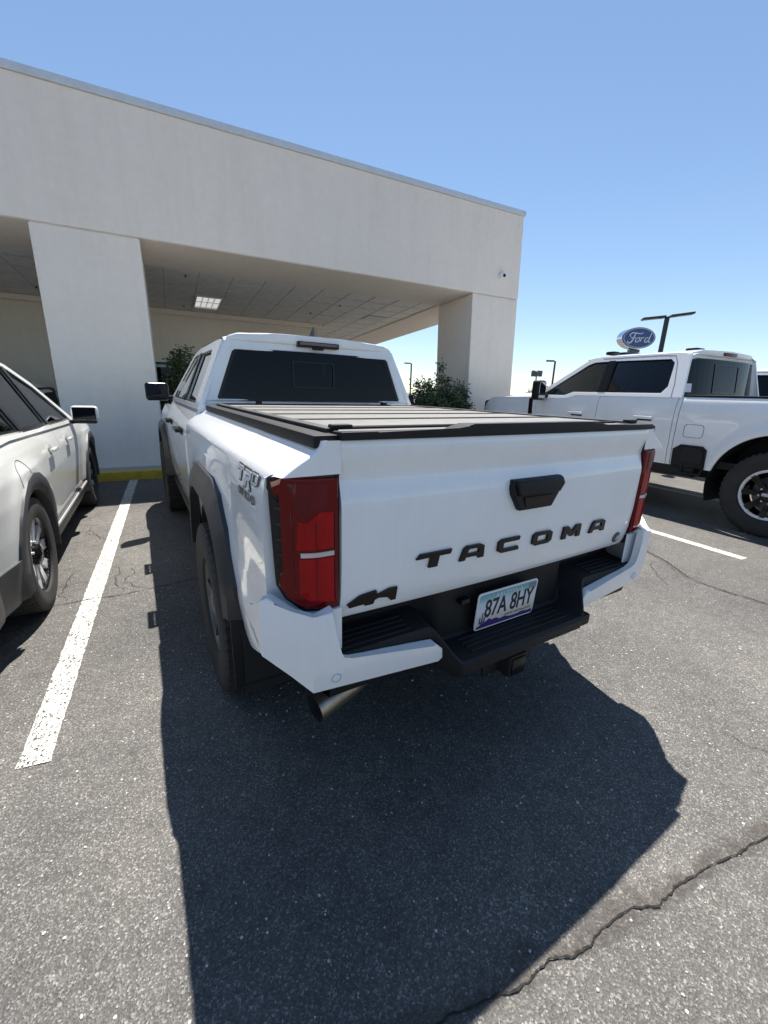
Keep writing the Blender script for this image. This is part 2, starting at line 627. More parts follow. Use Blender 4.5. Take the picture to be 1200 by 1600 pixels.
# ------------------------------------------------------------------ building (own frame: leans with the fall of the lot)
YB, TB = 6.7127, -0.0493
def stucco(name, col, bump=.5):
    m, N, L, b = nodes(name)
    tc = N.new('ShaderNodeTexCoord')
    t, r = noise_mix(N, L, tuple(c * .965 for c in col), tuple(c * 1.02 for c in col), 1.3, .3, .7, 7, tc.outputs['Object'])
    mp = N.new('ShaderNodeMapping')
    mp.inputs['Scale'].default_value = (5.0, 5.0, .35)
    L.new(tc.outputs['Object'], mp.inputs[0])
    t4, r4 = noise_mix(N, L, (.90, .89, .88), (1, 1, 1), 1.0, .32, .52, 5, mp.outputs[0])
    t5, r5 = noise_mix(N, L, (.97, .97, .97), (1.02, 1.02, 1.02), 9.0, .35, .65, 6, tc.outputs['Object'])
    last = r.outputs[0]
    for q in (r4, r5):
        mx = N.new('ShaderNodeMix')
        mx.data_type = 'RGBA'
        mx.blend_type = 'MULTIPLY'
        mx.inputs[0].default_value = .35 if q is r4 else .8
        L.new(last, mx.inputs[6])
        L.new(q.outputs[0], mx.inputs[7])
        last = mx.outputs[2]
    L.new(last, b.inputs['Base Color'])
    setin(b, Roughness=.9)
    t2 = N.new('ShaderNodeTexNoise')
    t2.inputs['Scale'].default_value = 75
    t2.inputs['Detail'].default_value = 6
    L.new(tc.outputs['Object'], t2.inputs['Vector'])
    add_bump(N, L, b, t2.outputs[0], bump, .006)
    return m
STUC = stucco('grey_stucco', (.90, .795, .69))
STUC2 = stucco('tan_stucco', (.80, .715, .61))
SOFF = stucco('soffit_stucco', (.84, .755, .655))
COPE = simple('coping_metal', (.66, .68, .70), .45, metal=.2, var=.05)
TILE = simple('ceiling_tile', (.82, .79, .74), .9, var=.10, bump=.4, bscale=180)
TBAR = simple('ceiling_grid', (.30, .29, .28), .6)
CONC = stucco('concrete', (.36, .34, .32))
YELLOW = simple('yellow_curb_paint', (.52, .37, .03), .6, var=.18, scale=14, bump=.3, bscale=90)

bld = thing('building', 'grey stucco building with deep drive-through canopy behind the white pickup', 'building', (0, YB, 0), (TB, 0, 0))
ZB, ZT = 3.504, 5.155
XR, XP, XL0, XL1 = 6.256, 4.978, -2.516, -1.213
DP = 1.30                       # pillar depth
def bpart(name, bm, m, parent=None, sm=0): return mk(name, bm, m, parent or bld, smooth=sm)
bpart('front_fascia', bbox(-14, XR, 0, DP, ZB, ZT, .012), STUC)
bpart('side_fascia', bbox(XP, XR - .004, DP + .003, 9.4, ZB + .004, ZT - .01, .012), STUC)
bpart('roof', bbox(-14, XP - .02, DP + .02, 14, ZT - .5, ZT - .3, 0), CONC)
bpart('coping', bbox(-14.02, XR + .03, -.03, DP + .03, ZT + .002, ZT + .095, .006), COPE)
bpart('side_coping', bbox(XP - .03, XR + .026, DP + .034, 9.43, ZT + .002, ZT + .09, .006), COPE)
for (a, b_, y0, y1) in ((XL0, XL1, 0.0, DP), (XP, XR - .012, 0.0, DP), (XP, XR, 8.1, 9.4), (-9.4, -8.1, 0.0, DP)):
    bpart('pillar', bbox(a, b_, y0 + .004, y1, -.3, ZB - .022, .012), STUC)
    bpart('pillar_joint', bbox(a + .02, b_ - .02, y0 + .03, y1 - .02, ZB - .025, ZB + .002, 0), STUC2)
# soffit of the fascia beams and suspended ceiling: grid of tiles
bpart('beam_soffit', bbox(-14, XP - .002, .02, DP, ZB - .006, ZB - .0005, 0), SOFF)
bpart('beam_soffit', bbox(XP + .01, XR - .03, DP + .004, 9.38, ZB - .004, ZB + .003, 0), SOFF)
ceil = bpart('ceiling', bbox(-14, XP - .004, DP + .01, 14, ZB + .055, ZB + .075, 0), TBAR)
tx, ty = .61, .61
y = DP + .03
i = 0
tile_bm = bbox(.008, tx - .008, .008, ty - .008, 0, .014, .003, 1)
tile_me = bpy.data.meshes.new('ceiling_tile')
tile_bm.to_mesh(tile_me)
tile_bm.free()
tile_me.materials.append(TILE)
fix = {(10, 3): 'l'}
ntile = 0
xs_t = [XP - .40 - tx * k - tx + .61 - .0 for k in range(16)]
skip = set()
for jx, x in enumerate(xs_t):
    for jy in range(13):
        yy = DP + .03 + ty * jy
        if jy > 5 and x < 3.1: continue
        if (jx, jy) in ((8, 3), (8, 4)): continue
        if (jx, jy) == (1, 3): continue
        o = bpy.data.objects.new('ceiling_tile', tile_me)
        COL.objects.link(o)
        o.parent = ceil
        o.location = (x, yy, ZB + .035 + rnd.uniform(-.003, .003))
        ntile += 1
bm = bmesh.new()
for jy in range(14): box(bm, -5.2, XP - .01, DP + .03 + ty * jy - .012, DP + .03 + ty * jy + .012, ZB + .026, ZB + .034)
for jx, x in enumerate(xs_t):
    for jy in range(13): box(bm, x - .012, x + .012, DP + .03 + ty * jy + .0125, DP + .03 + ty * (jy + 1) - .0125, ZB + .026, ZB + .034)
mk('ceiling_grid', bm, simple('grid_bar', (.62, .60, .56), .6), ceil, 0)
# rear wall and storefront glazing
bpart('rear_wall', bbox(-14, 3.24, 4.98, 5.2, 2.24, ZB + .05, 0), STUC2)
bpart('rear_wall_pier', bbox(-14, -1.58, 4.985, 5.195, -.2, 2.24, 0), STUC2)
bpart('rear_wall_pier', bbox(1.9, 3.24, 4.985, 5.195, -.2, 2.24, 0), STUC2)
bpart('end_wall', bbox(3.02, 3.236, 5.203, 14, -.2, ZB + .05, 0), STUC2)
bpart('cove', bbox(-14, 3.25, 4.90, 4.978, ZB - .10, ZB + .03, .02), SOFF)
SHOP = glass('storefront_glass', (.22, .26, .27))
MULL = simple('bronze_mullion', (.05, .045, .04), .4, metal=.5)
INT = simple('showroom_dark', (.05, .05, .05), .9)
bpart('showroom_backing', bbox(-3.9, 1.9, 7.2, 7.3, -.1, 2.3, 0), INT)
for k in range(3):
    x0 = -1.58 + k * 1.16
    g = bpart('window', bbox(x0 + .03, x0 + 1.13, 5.05, 5.062, .05, 2.19, 0), SHOP)
    bpart('mullion', bbox(x0 - .03, x0 + .03, 5.02, 5.10, -.1, 2.24, .004), MULL, g)
    bpart('rail', bbox(x0 + .03, x0 + 1.13, 5.025, 5.095, 2.19, 2.238, .004), MULL, g)

# raised walk and yellow kerb in front of the building
o = mk('sidewalk', bbox(-14, 9, 6.42, 8.2, -.05, .128, .01), CONC, smooth=0)
setp(o, 'grey concrete walk behind the yellow kerb', 'sidewalk', kind='structure')
o = mk('curb', bbox(-14, 9, 6.25, 6.415, -.05, .135, .018, 3), YELLOW, smooth=30)
setp(o, 'yellow painted concrete kerb at the foot of the grey building', 'curb')

def at_b(x, y, z): return bld.matrix_basis @ Vector((x, y, z))
# recessed ceiling light (two tiles long)
LAMPD = simple('lamp_diffuser', (.72, .72, .70), .4, var=.04)
setin(LAMPD.node_tree.nodes['Principled BSDF'], Emission_Color=(1, .98, .92), Emission_Strength=.32)
x0 = xs_t[8]
y0 = DP + .03 + ty * 3
t = thing('ceiling_light', 'white recessed ceiling light with gridded diffuser in the canopy ceiling', 'ceiling light', at_b(x0, y0, ZB + .010), (TB, 0, 0))
bm = bmesh.new()
for a in ((.01, .60, .01, .045), (.01, .60, 1.175, 1.21), (.01, .045, .046, 1.174), (.565, .60, .046, 1.174)):
    box(bm, a[0], a[1], a[2], a[3], -.004, .03)
mk('frame', bm, COPE, t, 0)
bm = bmesh.new()
for k in range(1, 4): box(bm, .046 + k * .13 - .008, .046 + k * .13 + .008, .046, 1.174, .027, .031)
for k in range(1, 8): box(bm, .046, .564, .046 + k * .141 - .006, .046 + k * .141 + .006, .0272, .0312)
mk('louvre', bm, COPE, t, 0)
mk('diffuser', bbox(.046, .564, .046, 1.174, .032, .04, 0), LAMPD, t, 0)
# air vent
for (x0, y0, lab) in ((xs_t[1], DP + .03 + ty * 3, 'dark louvred air vent near the right beam of the canopy ceiling'),):
    t = thing('ceiling_vent', lab, 'vent', at_b(x0, y0, ZB + .010), (TB, 0, 0))
    mk('backing', bbox(.02, .59, .02, .59, .03, .036, 0), INT, t, 0)
    bm = bmesh.new()
    for k in range(9): box(bm, .03, .58, .035 + k * .062, .035 + k * .062 + .03, .004, .012)
    mk('slat', bm, TILE, t, 0)
# sprinkler heads hanging from the ceiling
for k, (px, py, lab) in enumerate(((-.54, 1.72, 'small sprinkler head in the canopy ceiling nearest the left pillar'), (-.5, 4.35, 'small sprinkler head in the canopy ceiling by the rear wall'), (2.9, 2.5, 'small sprinkler head in the canopy ceiling above the pickup cab'), (2.5, 3.6, 'small sprinkler disc at the middle of the canopy ceiling'), (-3.3, 4.0, 'small sprinkler head in the ceiling left of the wide pillar'))):
    bm = lathe([(.001, .04), (.045, .04), (.045, .03), (.015, .02), (.012, -.02), (.03, -.025), (.03, -.03), (.001, -.03)], 14, lambda h, a, b_: (a, b_, h))
    o = mk('sprinkler_head', bm, GLOSSB, None, 40, at_b(px, py, ZB + .02))
    setp(o, lab, 'sprinkler', 'sprinklers in the canopy ceiling')
# small dome camera on the fascia
t = thing('security_camera', 'small white dome camera on the fascia above the right pillar', 'camera', at_b(5.72, -.001, 3.918), (TB, 0, 0))
mk('housing', lathe([(.001, 0), (.075, 0), (.075, .035), (.066, .06), (.062, .075), (.0, .085)], 20, lambda h, a, b_: (a, -h, b_)), simple('camera_white', (.75, .75, .75), .4, var=.03), t)
mk('lens', lathe([(.001, .0), (.036, 0), (.03, .03), (.0, .04)], 16, lambda h, a, b_: (a + .015, -h - .07, b_ - .012)), GLOSSB, t)

# ------------------------------------------------------------------ wheels
def tyre_bm(Rt, Rr, W, lugs=56, depth=.010, sipes=True):
    hw = W / 2
    sh = Rt - .012
    prof = [(Rr, -hw * .78), (Rr + .012, -hw * .9), (Rr + (Rt - Rr) * .45, -hw), (Rt - .045, -hw * .985), (sh - .012, -hw * .93)]
    nt_ = len(prof)
    cols = [-.86, -.66, -.62, -.26, -.22, .22, .26, .62, .66, .86]
    for c in cols: prof.append((Rt - depth - (.004 if abs(c) > .8 else 0), c * hw))
    prof += [(sh - .012, hw * .93), (Rt - .045, hw * .985), (Rr + (Rt - Rr) * .45, hw), (Rr + .012, hw * .9), (Rr, hw * .78)]
    n = lugs * 4
    row_of = {0: 0, 1: 0, 2: 1, 3: 1, 4: 2, 5: 2, 6: 3, 7: 3, 8: 4, 9: 4}
    def mod(i, k):
        k -= nt_
        if 0 <= k < 10:
            r_ = row_of[k]
            ph = (i + (0, 1, 2, 3, 0)[r_]) % 4
            return depth if ph < 3 else 0.0
        if k in (-1, 10):
            return .006 if (i % 4) < 3 else 0
        return 0.0
    return lathe(prof, n, ident, mod=mod)

def wheel(parent, loc, side, Rt, Rr, W, style):
    o_x = W / 2
    rim = bmesh.new()
    # barrel
    lathe([(Rr * .98, -o_x * .8), (Rr * .93, -o_x * .7), (Rr * .90, 0), (Rr * .92, o_x * .55), (Rr * .965, o_x * .74), (Rr * 1.0, o_x * .80), (Rr * 1.02, o_x * .72)], 48, ident, rim)
    def poly_spoke(ang, pts, x1, th, bev=.006):
        b = plate(pts, th, ident, bev, 2)
        ca, sa = math.cos(ang), math.sin(ang)
        for v in b.verts:
            a, bb, d = v.co
            rr = math.hypot(a, bb) / Rr
            v.co = (x1 + d - .03 * (1 - rr) * 0 - .02 * max(0, .9 - rr), a * ca - bb * sa, a * sa + bb * ca)
        me = bpy.data.meshes.new('t')
        b.to_mesh(me)
        b.free()
        return me
    def add(bmx, me):
        bmx.from_mesh(me)
        bpy.data.meshes.remove(me)
    mats = {'tacoma': GREYAL, 'duty': GLOSSB, 'wagon': GLOSSB}
    face = bmesh.new()
    xf = o_x * .60
    if style == 'duty':
        for k in range(8):
            add(rim, poly_spoke(k * PI / 4, [(Rr * .2, -.028), (Rr * .62, -.020), (Rr * .97, -.055), (Rr * .97, .055), (Rr * .62, .020), (Rr * .2, .028)], xf - .02, .035))
        for k in range(8):       # machined segments on the lip, between black notches
            a0, a1 = k * PI / 4 + .10, k * PI / 4 + PI / 4 - .10
            P = []
            for s in range(8):
                a = a0 + (a1 - a0) * s / 7
                ri = Rr * (.885 if s in (0, 7) else .90)
                P.append([(o_x * .80, Rr * .995 * math.cos(a), Rr * .995 * math.sin(a)), (o_x * .815, Rr * .97 * math.cos(a), Rr * .97 * math.sin(a)), (o_x * .78, ri * math.cos(a), ri * math.sin(a)), (o_x * .68, ri * .985 * math.cos(a), ri * .985 * math.sin(a))])
            gridp(P, bm=face)
        lathe([(Rr * .92, o_x * .7), (Rr * .99, o_x * .785), (Rr * 1.0, o_x * .79), (Rr * 1.03, o_x * .74)], 64, ident, face)
    elif style == 'wagon':
        for k in range(5):
            a = k * 2 * PI / 5 + .3
            add(rim, poly_spoke(a, [(Rr * .2, -.05), (Rr * .55, -.05), (Rr * .96, -.085), (Rr * .96, .085), (Rr * .55, .05), (Rr * .2, .05)], xf - .035, .02))
            for s in (-1, 1):
                add(face, poly_spoke(a, [(Rr * .28, s * .008), (Rr * .55, s * .014), (Rr * .97, s * .034), (Rr * .97, s * .100), (Rr * .84, s * .098), (Rr * .52, s * .058), (Rr * .28, s * .042)], xf - .014, .022))
        lathe([(Rr * .955, o_x * .70), (Rr * .985, o_x * .77), (Rr * 1.0, o_x * .79), (Rr * 1.02, o_x * .74)], 64, ident, face)
    else:
        for k in range(6):
            add(rim, poly_spoke(k * PI / 3, [(Rr * .2, -.03), (Rr * .6, -.022), (Rr * .96, -.05), (Rr * .96, .05), (Rr * .6, .022), (Rr * .2, .03)], xf - .01, .03))
    lathe([(.001, xf - .03), (Rr * .30, xf - .03), (Rr * .28, xf + .02), (Rr * .2, xf + .03), (.001, xf + .034)], 28, ident, rim)
    for q in range(8 if style == 'duty' else 5):
        a = q * 2 * PI / (8 if style == 'duty' else 5) + .2
        lathe([(.001, xf + .012), (.009, xf + .010), (.009, xf - .03)], 8, lambda h, y, z: (h, y + Rr * .34 * math.cos(a), z + Rr * .34 * math.sin(a)), face if style != 'tacoma' else rim)
    rot = (0, 0, PI if side < 0 else 0)
    wh = mk('wheel', rim, mats[style], parent, 35, loc, rot)
    mk('tyre', tyre_bm(Rt, Rr, W, 46 if style == 'duty' else 52, .013 if style == 'duty' else (.010 if style == 'tacoma' else .006)), RUBBER, wh, 25)
    if len(face.verts): mk('rim_face', face, SILVER, wh, 35)
    else: face.free()
    mk('brake_disc', lathe([(.03, -.02), (Rr * .72, -.02), (Rr * .72, .0), (.03, .0)], 32), GREYAL, wh, 35)
    if style == 'duty':
        mk('centre_badge', bbox(xf + .03, xf + .045, -.052, .052, -.016, .016, .005), simple('badge_grey', (.5, .5, .5), .4), wh)
    return wh

def arch_floor(yc, zc, r, yhalf):
    """lower edge of a panel over a round arch: z as function of y"""
    def f(y, base):
        d = abs(y - yc)
        if d >= r: return base
        return max(base, zc + math.sqrt(max(r * r - d * d, 0)))
    return f

def flare_band(sgn, yc, outer, inner, Wf, xin, lip=.05, n=8):
    """wheel-arch trim between two outlines (dy,z); outer edge on the body surface, inner edge standing out"""
    def dens(p):
        q = []
        for a, b in zip(p[:-1], p[1:]):
            for k in range(n): q.append((a[0] + (b[0] - a[0]) * k / n, a[1] + (b[1] - a[1]) * k / n))
        q.append(p[-1])
        return q
    O, I = dens(outer), dens(inner)
    P = []
    for (a, b), (c, d) in zip(O, I):
        yo, zo, yi, zi = yc + a, b, yc + c, d
        wo = Wf(yo, zo)
        e = lambda t: (yo + (yi - yo) * t, zo + (zi - zo) * t)
        p1, p2, p3 = e(.06), e(.35), e(.92)
        P.append([(sgn * (wo - .01), yo, zo), (sgn * (wo + .012), *p1), (sgn * max(wo + .02, xin - .012), *p2), (sgn * xin, *p3), (sgn * (xin - .004), yi, zi), (sgn * (xin - lip), yi, zi + .004)])
    hem0 = [(p[0] - sgn * .03, p[1], p[2]) for p in P[0]]
    hem1 = [(p[0] - sgn * .03, p[1], p[2]) for p in P[-1]]
    bm = gridp([hem0] + P + [hem1])
    bmesh.ops.recalc_face_normals(bm, faces=bm.faces[:])
    return bm

def liner(sgn, yc, zc, r, x0, x1):
    P = []
    for k in range(25):
        a = -.35 + (PI + .7) * k / 24
        P.append([(sgn * x0, yc + r * math.cos(a), zc + r * math.sin(a)), (sgn * x1, yc + r * math.cos(a), zc + r * math.sin(a))])
    bm = gridp(P)
    # inner disc
    c = bm.verts.new((sgn * x0, yc, zc))
    bm.verts.ensure_lookup_table()
    vs = [v for v in bm.verts if v is not c and abs(v.co.x - sgn * x0) < 1e-6]
    for a, b in zip(vs[:-1], vs[1:]): bm.faces.new((c, a, b))
    return bm

# ------------------------------------------------------------------ the white pickup in the middle
PSI = 0.062
tk = thing('pickup_truck', 'white double-cab pickup with black folding bed cover, parked tail towards the viewer', 'pickup truck', (0, 0, 0), (0, 0, PSI))
RAY, FAY, TR_, = 0.985, 4.385, 0.402     # axle positions, tyre radius

# --- bed sides: section through the panel, |x| over z
bedW = lin([(.48, .845), (.56, .862), (.70, .876), (.85, .884), (1.00, .886), (1.12, .882), (1.185, .872), (1.205, .856), (1.235, .812), (1.258, .772), (1.272, .758), (1.29, .752)])
def bed_bulge(y, z):
    d = math.hypot((y - RAY) * .92, z - .42)
    g = math.exp(-((d - .60) / .13) ** 2)
    sh = 1 / (1 + math.exp((z - 1.13) / .022))
    return .022 * g * sh
def bedX(y, z): return bedW(z) + bed_bulge(y, z) - .012 * max(0, (.35 - y) / .35) ** 2 * (1 if z < 1.2 else .3)
def bed_pos(u, z):
    """u 0..1 across the rear face, 1..2 round the corner, then metres forward"""
    y_ = max(u - 2, 0) + .05
    wz = bedX(y_, z)
    rc = .085 if z < 1.19 else max(.012, .085 - (z - 1.19) * 6)
    rc = min(rc, wz - .712)
    flat = wz - .709 - rc
    yr = .004
    if u < 1: x, y = .709 + u * flat, yr
    elif u < 2:
        a = (u - 1) * PI / 2
        x, y = wz - rc + rc * math.sin(a), yr + rc * (1 - math.cos(a))
    else: x, y = wz, yr + rc + (u - 2) * (1.885 - rc) / 1.80
    if .835 < z < 1.198 and y < .092:          # pocket for the tail lamp
        return (min(x, .80), y + .085 if y < .05 else max(y, .10), z)
    return (x, y, z)
us = linspace(0, 1, 8) + linspace(1, 2, 9)[1:] + linspace(2, 3.80, 84)[1:]
af = arch_floor(RAY, .42, .50, 0)
def bed_lo(u):
    y = max(u - 2, 0) * 1.0 + .06 if u > 2 else 0
    base = .64 - .12 * min(y / .4, 1) if y < .5 else .52
    return af(y, base)
for s in (-1, 1):
    o = mk('bed_side', side_sheet(s, us, bed_lo, lambda u: 1.288, 46, bed_pos, .012), WHITE, tk, 24)
    OUT = [(-.535, .60), (-.555, .74), (-.47, .93), (-.36, 1.03), (-.22, 1.07), (.22, 1.07), (.36, 1.03), (.45, .97), (.60, .72), (.62, .56)]
    INN = [(-.475, .595), (-.445, .72), (-.38, .845), (-.29, .92), (-.17, .955), (.17, .955), (.27, .93), (.34, .88), (.47, .68), (.50, .56)]
    mk('fender_flare', flare_band(s, RAY, OUT, INN, bedX, .945), FLARE, tk, 28)
    mk('wheel_well', liner(s, RAY, .42, .52, .52, .89), DARK, tk)
    mk('mud_flap', bbox(*sorted((s * .70, s * .925)), .48, .492, .29, .62, .004), BLACKP, tk)
    wheel(tk, (s * .818, RAY, TR_), s, TR_, .222, .255, 'tacoma')
    wheel(tk, (s * .815, FAY, TR_), s, TR_, .222, .255, 'tacoma')

# --- tailgate
tg_prof = lin([(.770, .016), (.80, .004), (.86, -.008), (.95, -.014), (1.10, -.015), (1.125, -.014), (1.16, -.004), (1.185, .002), (1.20, .000), (1.23, -.008), (1.262, -.016), (1.288, -.013)])
def tgy(x, z): return tg_prof(z) + .014 * (x / .7) ** 2
def tgf(a, b, d): return (a, tgy(a, b) - d, b)
tg_poly = [(-.699, .776), (.699, .776), (.699, 1.10), (.699, 1.19), (.699, 1.288), (-.699, 1.288), (-.699, 1.19), (-.699, 1.10)]
cb = [.80, .83, .86, .90, .95, 1.0, 1.05, 1.10, 1.115, 1.13, 1.145, 1.16, 1.172, 1.185, 1.195, 1.205, 1.22, 1.24, 1.262]
gate = mk('tailgate', plate(tg_poly, .05, lambda a, b, d: tgf(a, b, d - .05), .005, 2, linspace(-.66, .66, 21), cb), WHITE, tk, 28)
mk('tailgate_inner', bbox(-.69, .69, .052, .085, .78, 1.28, 0), DARK, gate, 0)
for s_ in (-1, 1): mk('tailgate_gap_shade', bbox(*sorted((s_ * .7005, s_ * .712)), .012, .06, .78, 1.286, 0), DARK, gate, 0)  # dark strip stands in for the shade inside the tailgate gap
# top cap with its raised middle
capz = [(-.702, 1.2885), (.702, 1.2885), (.702, 1.309), (.372, 1.309), (.288, 1.325), (-.28, 1.325), (-.336, 1.309), (-.702, 1.309)]
mk('tailgate_cap', plate(capz, .075, lambda a, b, d: (a, .056 - d + .014 * (a / .7) ** 2 * .6, b - .004 * max(0, (.075 - d) / .075)), .004, 2, linspace(-.6, .6, 9)), BLACKP, gate, 30)
# handle
hp = [(-.105, 1.116), (-.098, 1.142), (.140, 1.142), (.150, 1.116), (.098, 1.036), (-.060, 1.036), (-.100, 1.094)]
hb = mk('tailgate_handle', plate(hp, .020, tgf, .006, 3), BLACKP, gate, 40)
hi = [(-.05, 1.082), (.092, 1.082), (.074, 1.050), (-.040, 1.050)]
mk('handle_recess', plate(hi, .004, lambda a, b, d: tgf(a, b, d + .0195), .001, 1), GLOSSB, hb, 40)
mk('handle_grip', plate([(-.096, 1.126), (-.09, 1.140), (.132, 1.140), (.140, 1.118), (.118, 1.090), (-.080, 1.090)], .014, lambda a, b, d: tgf(a, b, d + .019), .007, 3), BLACKP, hb, 40)
# raised letters
G = {
 'T': [[(0, .70), (.10, 1), (1.0, 1), (.97, .72), (.64, .72), (.60, 0), (.36, 0), (.40, .72)]],
 'A': [[(0, 0), (.13, .84), (.26, 1), (.80, 1), (.98, .84), (1.0, 0), (.78, 0), (.775, .20), (.235, .20), (.20, 0)], [(.265, .42), (.775, .42), (.77, .72), (.70, .78), (.37, .78), (.31, .72)]],
 'C': [[(.16, 1), (1.0, 1), (.97, .75), (.27, .75), (.23, .68), (.23, .32), (.27, .25), (.97, .25), (1.0, 0), (.16, 0), (0, .18), (0, .82)]],
 'O': [[(.15, 1), (.85, 1), (1, .82), (1, .18), (.85, 0), (.15, 0), (0, .18), (0, .82)], [(.27, .75), (.23, .68), (.23, .32), (.27, .25), (.73, .25), (.77, .32), (.77, .68), (.73, .75)]],
 'M': [[(0, 0), (.02, 1), (.27, 1), (.5, .50), (.73, 1), (.98, 1), (1, 0), (.80, 0), (.80, .62), (.57, .14), (.43, .14), (.20, .62), (.20, 0)]],
}
xs_l = [(-.459, -.330), (-.292, -.192), (-.128, -.028), (.042, .145), (.210, .318), (.383, .483)]
for ch, (x0, x1) in zip('TACOMA', xs_l):
    zc = .893 - .011 * (x0 + .46) / .95
    mk('letter', shape([[(x0 + (x1 - x0) * a, zc + .049 * b) for a, b in lp] for lp in G[ch]], .004, lambda a, b, d: tgf(a, b, d + .004), .0008), GLOSSB, gate, 30)
# 4x4 badge lower left: two wedge figures with a bar between
w1 = [(-.678, .822), (-.640, .846), (-.590, .853), (-.588, .838), (-.578, .838), (-.545, .850), (-.520, .850), (-.520, .806), (-.536, .806), (-.550, .822), (-.580, .826), (-.592, .822), (-.596, .808), (-.622, .808), (-.628, .815), (-.672, .812)]
mk('drive_badge', shape([w1], .004, lambda a, b, d: tgf(a, b, d + .004), .0006), GLOSSB, gate, 30)
# round badge lower right
rb = mk('round_badge', lathe([(.001, .006), (.018, .006), (.024, .004), (.0245, 0)], 28, lambda h, a, b: tgf(.622 + a, .822 + b, h)), simple('badge_ring', (.10, .11, .10), .3, metal=.6), gate)
mk('badge_leaf', shape([[(.608, .812), (.614, .826), (.630, .836), (.636, .834), (.634, .824), (.622, .814)]], .001, lambda a, b, d: tgf(a, b, d + .0075)), simple('badge_pale', (.55, .6, .55), .35), rb)

# --- tail lamps
REDL, N1, L1, B1 = nodes('red_lens')
tcr = N1.new('ShaderNodeTexCoord')
setin(B1, Base_Color=(.13, .0008, .002), Roughness=.10)
B1.inputs['Specular IOR Level'].default_value = .28
wv = N1.new('ShaderNodeTexWave')
wv.bands_direction = 'X'
wv.inputs['Scale'].default_value = 60
L1.new(tcr.outputs['Object'], wv.inputs['Vector'])
add_bump(N1, L1, B1, wv.outputs[0], .04, .002)
B1.inputs['Subsurface Weight'].default_value = 0.0
REDB = simple('bright_red_lens', (.33, .001, .003), .1, var=.2, scale=9, spec=.28)
REDD = simple('deep_red_lens', (.11, .0008, .006), .08, var=.2, scale=9, spec=.35)
CLEAR = simple('clear_lens', (.62, .52, .50), .15, coat=1.0)
def lamp_f(s):
    def f(a, b, d):
        if a > .80: a = .80 + (a - .80) * .84
        t = max(0, a - .75) / .125
        y = .012 + .075 * t ** 2.2 - d * (1 - .5 * min(t, 1))
        return (s * (a + d * .25 * min(t, 1.2)), y, b)
    return f
lens = [(.708, 1.196), (.845, 1.200), (.873, 1.186), (.874, 1.168), (.862, 1.150), (.848, 1.136), (.846, .955), (.862, .935), (.864, .905), (.846, .872), (.800, .842), (.708, .832)]
bez = [(.7055, 1.210), (.848, 1.212), (.882, 1.192), (.884, 1.165), (.874, 1.145), (.874, .945), (.873, .90), (.852, .862), (.803, .828), (.7055, .817)]
ca = linspace(.72, .88, 17)
for s in (-1, 1):
    lf = lamp_f(s)
    hs = mk('tail_lamp', plate(bez, .03, lambda a, b, d: lf(a, b, d - .03), .006, 2, ca), GLOSSB, tk, 35)
    mk('lens', plate(lens, .016, lambda a, b, d: lf(a, b, d - .002), .007, 3, ca), REDL, hs, 35)
    mk('upper_reflection', plate([(.735, 1.184), (.836, 1.186), (.812, 1.10), (.795, 1.092), (.768, 1.120), (.735, 1.118)], .003, lambda a, b, d: lf(a, b, d + .0125), .001, 1, ca), REDD, hs, 35)  # deeper red plate: reflection on the lens top put into its colour
    mk('reflector', plate([(.722, 1.108), (.760, 1.110), (.790, 1.082), (.812, 1.088), (.818, 1.01), (.722, 1.01)], .003, lambda a, b, d: lf(a, b, d + .0125), .001, 1, ca), REDB, hs, 35)
    mk('reflector', plate([(.722, .985), (.812, .985), (.812, .885), (.79, .864), (.722, .852)], .003, lambda a, b, d: lf(a, b, d + .0125), .001, 1, ca), REDB, hs, 35)
    for (aa, z0, z1) in ((.829, .90, 1.115), (.7185, .86, 1.10), (.770, .872, .984), (.770, 1.012, 1.085)):
        mk('light_guide', plate([(aa - .0016, z0), (aa + .0016, z0), (aa + .0016, z1), (aa - .0016, z1)], .0045, lambda a, b, d: lf(a, b, d + .0125), .0008, 1), REDD, hs, 35)
    mk('marker_strip', plate([(.722, 1.002), (.808, 1.002), (.808, .989), (.722, .989)], .005, lambda a, b, d: lf(a, b, d + .0125), .001, 1, ca), CLEAR, hs, 35)
    mk('corner_marker', plate([(.848, 1.196), (.872, 1.184), (.870, 1.172), (.852, 1.182)], .003, lambda a, b, d: lf(a, b, d + .0125), .001, 1, ca), simple('amber_lens', (.55, .25, .16), .1, coat=1), hs, 35)
    vt = mk('side_vent', plate([(.850, 1.128), (.870, 1.146), (.872, .946), (.850, .960)], .006, lambda a, b, d: lf(a, b, d - .001), .002, 1, ca), BLACKP, hs, 35)
    for k in range(4):
        z0 = .965 + k * .042
        mk('vent_rib', plate([(.853, z0), (.869, z0), (.869, z0 + .030), (.853, z0 + .030)], .003, lambda a, b, d: lf(a, b, d + .0045), .001, 1, ca), GLOSSB, vt, 35)

